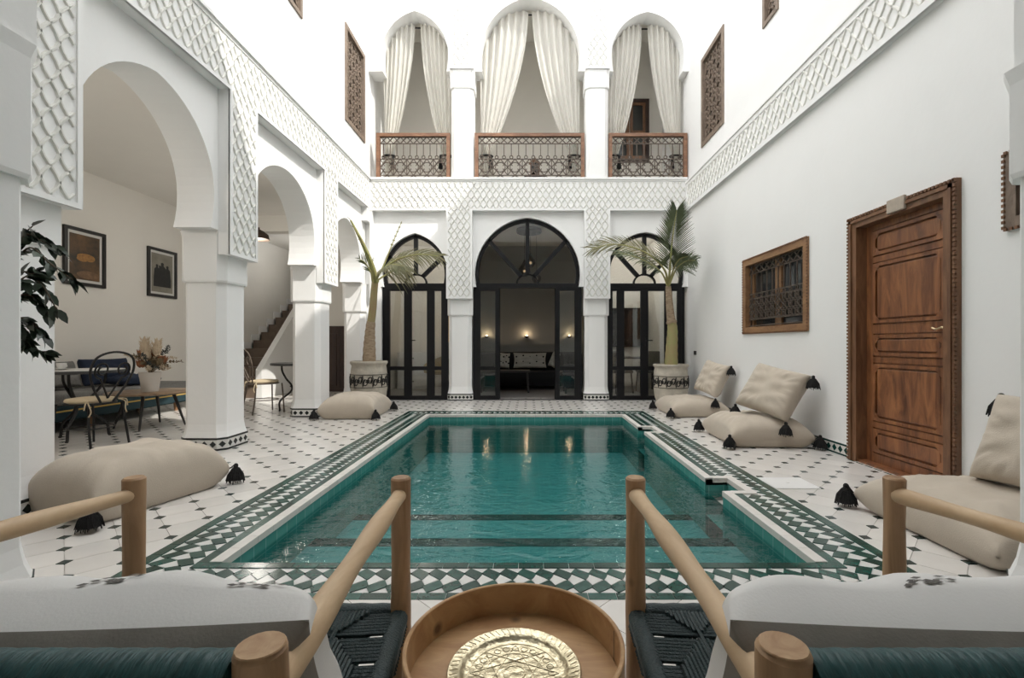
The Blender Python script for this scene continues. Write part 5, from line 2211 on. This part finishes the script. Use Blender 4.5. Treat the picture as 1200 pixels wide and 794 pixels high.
# banquette sofa along the arcade wall
sf = root('banquette_sofa', (-5.88, 6.05, 0), 'grey cushioned banquette sofa with striped base along the arcade wall', 'sofa')
MB().rbox(-6.28, -5.5, 4.4, 7.55, .14, .32, .02, 2).build('striped_base', M['teal'], sf)
MB().rbox(-6.285, -5.495, 4.42, 7.53, .245, .265, .004, 1).build('mustard_stripe', M['mustard'], sf)
for a, b in ((4.4, 5.97), (5.98, 7.55)):
    MB().rbox(-6.27, -5.48, a, b, .322, .46, .04, 3).build('seat_cushion', M['greyfabric'], sf, True)
for y in (4.5, 5.97, 7.42):
    for x in (-6.2, -5.6):
        MB().tube([(x, y, .14), (x, y, 0)], [.035, .025], 10).build('foot', M['honey'], sf)


def small_pillow(name, loc, rot, a, b, t, m_, label, seed):
    rt = root(name, loc, label, 'pillow')
    rt.rotation_euler = rot
    me = cushion_mesh(a, b, t, t, False, 20, seed)
    me.materials[0] = m_
    inst('pillow_cover', me, rt, (0, 0, 0))
    return rt


small_pillow('throw_pillow', (-5.98, 6.62, .665), (R(72), 0, R(82)), .33, .19, .08, M['navy'], 'navy blue throw pillow propped on the banquette sofa', 31)
small_pillow('throw_pillow', (-6.06, 5.98, .655), (R(70), 0, R(88)), .28, .18, .08, M['greyfabric'], 'grey woven throw pillow behind the bistro table', 32)
small_pillow('throw_pillow', (-5.70, 6.75, .548), (R(4), 0, R(86)), .30, .16, .06, M['navy'], 'black throw pillow lying flat on the banquette sofa seat', 33)

# framed pictures on the arcade wall
def picture(y0, y1, z0, z1, label):
    rt = root('framed_picture', (-6.27, (y0 + y1) / 2, z0), label, 'picture', 'framed pictures on the arcade wall')
    T = lambda u, d, z: (-6.3 + d, u, z)
    m = MB(T)
    frame_strips(m, y0, y1, z0, z1, .045, 0, .035)
    m.build('frame', M['blackframe'], rt)
    MB(T).box(y0 + .045, y1 - .045, .004, .012, z0 + .045, z1 - .045).build('matboard', M['matboard'], rt)
    return rt, T


rt, T = picture(6.31, 6.93, 1.87, 2.67, 'black framed dark still life picture with ochre tones on the arcade wall')
pm = mat('still_life_print', (.20, .10, .035), .5, col2=(.012, .014, .010), vscale=3.4)
a, b, c, e = 6.31 + .085, 6.93 - .085, 1.87 + .085, 2.67 - .085
art = MB(T).box(a, b, .012, .014, c, e).build('print', pm, rt)
m = MB(T)
for (u, z, ru, rz_) in ((.52, .52, .13, .045), (.42, .47, .09, .04), (.66, .50, .08, .05)):
    U, Z = a + (b - a) * u, c + (e - c) * z
    m.add([(U + ru * math.cos(2 * PI * k / 16), .0148 + .0006 * u, Z + rz_ * math.sin(2 * PI * k / 16)) for k in range(16)], [tuple(range(16))])
m.build('painted_fruit', mat('ochre_print', (.45, .22, .06), .6, var=.5, vscale=20), art)
m = MB(T)
U, Z = a + (b - a) * .6, c + (e - c) * .12
m.add([(U + .17 * math.cos(2 * PI * k / 16), .0152, Z + .055 * math.sin(2 * PI * k / 16)) for k in range(16)], [tuple(range(16))])
m.build('painted_cloth', mat('tan_print', (.25, .14, .07), .6, var=.5, vscale=20), art)
rt, T = picture(7.70, 8.33, 1.85, 2.67, 'black framed sepia picture of robed figures on the arcade wall')
pm = mat('sepia_print', (.30, .28, .23), .5, col2=(.18, .165, .13), vscale=4)
a, b, c, e = 7.70 + .085, 8.33 - .085, 1.85 + .085, 2.67 - .085
art = MB(T).box(a, b, .012, .014, c, e).build('print', pm, rt)
m = MB(T)
for (u, zt, w, dk) in ((.25, .72, .075, 0), (.5, .78, .095, 0), (.74, .72, .08, 0), (.38, .70, .06, 0)):
    U, z0_, z1_ = a + (b - a) * u, c + (e - c) * .14, c + (e - c) * zt
    H_ = z1_ - z0_
    pts = [(-w, 0), (w, 0), (w * .95, .4 * H_), (w * .75, .78 * H_), (w * .3, .86 * H_), (w * .35, .97 * H_), (0, H_), (-w * .35, .97 * H_), (-w * .3, .86 * H_), (-w * .75, .78 * H_), (-w * .95, .4 * H_)]
    m.add([(U + x, .0148 + .001 * u, z0_ + z) for x, z in pts], [tuple(range(len(pts)))])
m.build('printed_figures', mat('dark_print', (.02, .02, .018), .6, var=.5, vscale=30), art)

# woven pendant lamps of the arcade: light added to both, the near one invented


def added_light(parent, p, energy, col=(1, .95, .87), size=.12):  # point light added to brighten an interior
    ld = bpy.data.lights.new('added_glow', 'POINT')
    ld.energy = energy
    ld.color = col
    ld.shadow_soft_size = size
    lo = bpy.data.objects.new('added_glow', ld)
    COL.objects.link(lo)
    lo.parent = parent
    lo.location = Vector(p) - parent.location


def woven_pendant(c, label, energy):
    c = Vector(c)
    wl = root('pendant_lamp', c, label, 'lamp', 'woven pendant lamps')
    MB().lathe([(.17, -.06), (.15, .02), (.09, .07), (.03, .10), (.028, .13)], 28, tuple(c)).build('lamp_shade', M['wicker'], wl, True)
    MB().tube([c + Vector((0, 0, .12)), (c.x, c.y, 3.5)], .005, 5).build('flex', M['iron'], wl)
    MB().ball(c + Vector((0, 0, -.02)), .035).build('bulb', M['bulb'], wl, True)  # glowing bulb and light below are added; the real shade hangs unlit
    added_light(wl, c + Vector((0, 0, -.16)), energy)


woven_pendant(at(302, 276, 7.4), 'dark woven disc pendant lamp hanging before the stairs', 22)
woven_pendant((-4.7, 3.0, 2.75), 'added woven disc pendant lamp brightening the arcade near the front column', 36)  # whole lamp added out of view to brighten the arcade


def added_ceiling_lamp(x, y, label, energy):  # invented fixture, added to brighten the side rooms
    r_ = root('added_ceiling_lamp', (x, y, 3.5), label, 'lamp', 'added ceiling lamps')
    MB().lathe([(.16, 3.42), (.18, 3.45), (.18, 3.5)], 28, (x, y, 0)).build('housing', M['metal'], r_, True)
    MB().lathe([(.02, 3.395), (.10, 3.40), (.15, 3.42)], 28, (x, y, 0)).build('diffuser', emit_mat('added_lamp_diffuser', (1, .9, .78), 2.0), r_, True)
    added_light(r_, (x, y, 3.3), energy, (1, .96, .91))


added_ceiling_lamp(-2.35, 10.3, 'added round ceiling lamp brightening the room behind the arcade side glass doors', 15)
added_ceiling_lamp(2.25, 10.3, 'added round ceiling lamp brightening the room behind the palm side glass doors', 20)
# ================================================================== salon seen through the glass
ss = root('salon_sofa', (.15, 11.2, 0), 'black salon sofa below the wall lights, seen through the open doors', 'sofa')
MB().rbox(-1.35, 1.3, 10.75, 11.55, .08, .42, .04, 2).build('seat', M['sofa'], ss, True)
MB().rbox(-1.35, 1.3, 11.35, 11.6, .36, .86, .06, 2).build('backrest', M['sofa'], ss, True)
for x in (-1.35, 1.12):
    MB().rbox(x, x + .18, 10.75, 11.58, .1, .6, .05, 2).build('armrest', M['sofa'], ss, True)
for x in (-1.25, 1.2):
    for y in (10.82, 11.48):
        MB().box(x - .02, x + .02, y - .02, y + .02, 0, .08).build('foot', M['charcoalwood'], ss)


def salon_pillow(x, z, a, b, rz, roll, m_, label, dots, seed):
    rt = small_pillow('sofa_pillow', (x, 11.22, z), (R(74), R(roll), R(rz)), a, b, .07, m_, label, seed)
    if dots:
        m = MB()
        for i in range(5):
            for j in range(2):
                m.ball((-a * .8 + a * .4 * i, -b * .4 + b * .8 * j + .03 * (i % 2), .062), .022, .022, .012, 8, 5)
        m.build('pompom', M['sofa'], rt, world=False)


salon_pillow(.02, .66, .40, .19, 0, 0, M['dottedpillow'], 'cream pillow with black pompoms on the black salon sofa', True, 41)
salon_pillow(-.62, .66, .16, .19, 8, 5, M['dottedpillow'], 'small cream pillow next to the black cushion on the salon sofa', True, 42)
salon_pillow(.60, .68, .09, .19, -30, 18, M['dottedpillow'], 'plain cream pillow tilted against the black salon sofa cushion', False, 43)
salon_pillow(.945, .68, .14, .19, 0, 0, M['sofa'], 'black pillow on the door side end of the salon sofa', False, 44)
st_ = root('salon_table', (-.45, 10.35, 0), 'dark low salon table standing before the black sofa', 'table')
MB().rbox(-1.05, .02, 10.0, 10.55, .44, .48, .008, 1).build('table_top', M['charcoalwood'], st_)
for x in (-1.0, -.04):
    for y in (10.05, 10.48):
        MB().bar((x, y, .44), (x + (.03 if x > -.5 else -.03), y, 0), .04).build('leg', M['charcoalwood'], st_)
bs = root('blue_armchair', (1.06, 10.1, 0), 'dark blue armchair behind the palm side fixed pane of the open doors', 'armchair')
MB().rbox(.72, 1.40, 9.85, 10.5, .12, .42, .05, 2).build('seat', M['bluesofa'], bs, True)
MB().rbox(1.20, 1.40, 9.85, 10.5, .38, .85, .05, 2).build('backrest', M['bluesofa'], bs, True)
MB().rbox(.75, 1.36, 10.36, 10.5, .38, .6, .04, 2).build('armrest', M['bluesofa'], bs, True)
for x in (.78, 1.34):
    for y in (9.92, 10.42):
        MB().box(x - .02, x + .02, y - .02, y + .02, 0, .12).build('foot', M['charcoalwood'], bs)
# three up lights on the salon wall
for x, lab in ((-1.05, 'nearest the arcade'), (-.06, 'above the pompom pillow'), (1.0, 'beyond the blue armchair')):
    wl2 = root('wall_light', (x, 11.68, 1.2), 'small glowing up light on the salon wall, ' + lab, 'wall light', 'salon wall lights')
    MB().lathe([(.015, 0), (.05, .02), (.06, .05), (.05, .05), (.02, .03)], 16, (x, 11.62, 1.2)).build('cup', M['metal'], wl2, True)
    MB().ball((x, 11.62, 1.252), .026).build('bulb', M['bulb'], wl2, True)
    MB().box(x - .02, x + .02, 11.62, 11.7, 1.2, 1.23).build('bracket', M['metal'], wl2)
    ld = bpy.data.lights.new('wall_light_glow', 'POINT')
    ld.energy = 1.3
    ld.color = (1, .74, .45)
    ld.shadow_soft_size = .03
    lo = bpy.data.objects.new('wall_light_glow', ld)
    COL.objects.link(lo)
    lo.parent = wl2
    lo.location = (0, -.09, .10)
# pendant cluster
pl = root('pendant_cluster', (.0, 9.9, 3.1), 'cluster of smoked glass pendants on a round dark ceiling plate in the salon', 'lamp')
MB().lathe([(.26, 3.40), (.27, 3.43), (.26, 3.48), (.2, 3.5)], 32, (0, 9.9, 0)).build('ceiling_plate', M['iron'], pl, True)
for k, (dx, dz, rr) in enumerate(((-.10, 2.62, .13), (.03, 2.78, .11), (.16, 2.45, .10))):
    y = 9.9 + (.05, -.06, .03)[k]
    MB().tube([(dx, y, 3.42), (dx, y, dz + rr)], .005, 5).build('flex', M['iron'], pl)
    g = MB().lathe([(rr * .5, -rr * 1.0), (rr, -rr * .3), (rr * .95, .25 * rr), (rr * .5, rr * .9), (rr * .16, rr * 1.5), (.012, rr * 1.7)], 20, (dx, y, dz)).build('glass_shade', M['smoke'], pl, True)
    MB().ball((dx, y, dz - .02), .026).build('bulb', M['bulb'], g, True)
# left room: ochre chair, pale cabinet with shelf
oc = root('ochre_armchair', (-1.95, 10.2, 0), 'ochre tub chair on thin legs behind the arcade side glass doors', 'chair')
m = MB()
ring = lambda r, z, f: [(-1.95 + r * math.cos(R(200 + 320 * k / 20)) , 10.2 + r * math.sin(R(200 + 320 * k / 20)), z) for k in range(21)]
m.lathe([(.24, .40), (.29, .42), (.31, .47), (.28, .50), (.05, .50)], 28, (-1.95, 10.2, 0))
m.build('seat', M['yellowchair'], oc, True)
m = MB()
pts = []
rings = []
for k in range(17):
    a = R(-10 + 200 * k / 16)
    h = .78 - .22 * abs(k - 8) / 8
    o_, i_ = .33, .27
    rings.append([(-1.95 + o_ * math.cos(a), 10.2 + o_ * math.sin(a), .42), (-1.95 + (o_ + .02) * math.cos(a), 10.2 + (o_ + .02) * math.sin(a), h),
                  (-1.95 + i_ * math.cos(a), 10.2 + i_ * math.sin(a), h), (-1.95 + i_ * math.cos(a), 10.2 + i_ * math.sin(a), .42)])
m.loft(rings)
m.build('backrest', M['yellowchair'], oc, True)
for a in (.8, 2.36, 3.93, 5.5):
    MB().tube([(-1.95 + .2 * math.cos(a), 10.2 + .2 * math.sin(a), .41), (-1.95 + .27 * math.cos(a), 10.2 + .27 * math.sin(a), 0)], [.016, .009], 8).build('leg', M['charcoalwood'], oc)
cb = root('pale_cabinet', (-2.75, 11.3, 0), 'pale shelved cabinet standing behind the arcade side glass doors', 'cabinet')
MB().box(-3.1, -2.35, 11.0, 11.6, 0, .85).build('body', M['plaster'], cb)
for k in range(3):
    d = MB().box(-3.05, -2.4, 10.98, 11.0, .06 + .27 * k, .29 + .27 * k).build('drawer', M['plaster'], cb)
    MB().ball((-2.72, 10.97, .175 + .27 * k), .018).build('knob', M['metal'], d)
cd = root('lit_niche_lamp', (-1.9, 11.6, 1.0), 'tall slim amber lamp glowing behind the arcade side glass doors', 'lamp')
MB().lathe([(.09, 0), (.09, .02), (.015, .03), (.015, 1.1)], 16, (-1.9, 11.4, 0)).build('stand', M['metal'], cd)
MB().lathe([(.07, 1.1), (.075, 1.12), (.075, 1.95), (.07, 1.97)], 16, (-1.9, 11.4, 0)).build('lamp_shade', emit_mat('amber_shade', (1, .62, .28), .55), cd, True)
# right room: television and dining chairs
tv = root('television', (1.9, 11.6, 1.1), 'black television on the wall behind the palm side glass doors', 'television')
MB().rbox(1.75, 2.95, 11.62, 11.68, .98, 1.95, .008, 1).build('casing', M['blackframe'], tv)
MB().box(1.77, 2.93, 11.617, 11.622, 1.0, 1.93).build('screen', M['tv'], tv)
proto = None
for (x, y, rz, lab) in ((1.95, 10.1, 20, 'grey dining chair nearest the pillar'), (2.6, 10.25, 180, 'grey dining chair under the television')):
    dc = root('dining_chair', (x, y, 0), lab + ', behind the palm side glass doors', 'chair', 'salon dining chairs')
    dc.rotation_euler = (0, 0, R(rz))
    MB().rbox(-.22, .22, -.22, .22, .43, .49, .02, 2).build('seat', M['greyfabric'], dc, True, world=False)
    MB().rbox(-.21, .21, .18, .24, .5, .9, .025, 2).build('backrest', M['greyfabric'], dc, True, world=False)
    for sx in (-1, 1):
        for sy in (-1, 1):
            MB().bar((sx * .18, sy * .18, .43), (sx * .21, sy * .21, 0), .025).build('leg', M['charcoalwood'], dc, world=False)
dt = root('dining_table', (2.35, 11.1, 0), 'dark dining table under the television behind the palm side glass doors', 'table')
MB().rbox(1.75, 2.9, 10.75, 11.4, .71, .75, .01, 1).build('table_top', M['charcoalwood'], dt)
for x in (1.8, 2.85):
    for y in (10.8, 11.35):
        MB().bar((x, y, .71), (x, y, 0), .04).build('leg', M['charcoalwood'], dt)
# socket on the right wall
sk_ = root('wall_socket', (XR, 8.3, .88), 'tiny black double socket on the white wall beside the upright palm', 'socket')
for k in range(2):
    MB().rbox(XR - .008, XR, 8.27 + k * .07, 8.32 + k * .07, .86, .93, .003, 1).build('socket_plate', M['blackframe'], sk_)
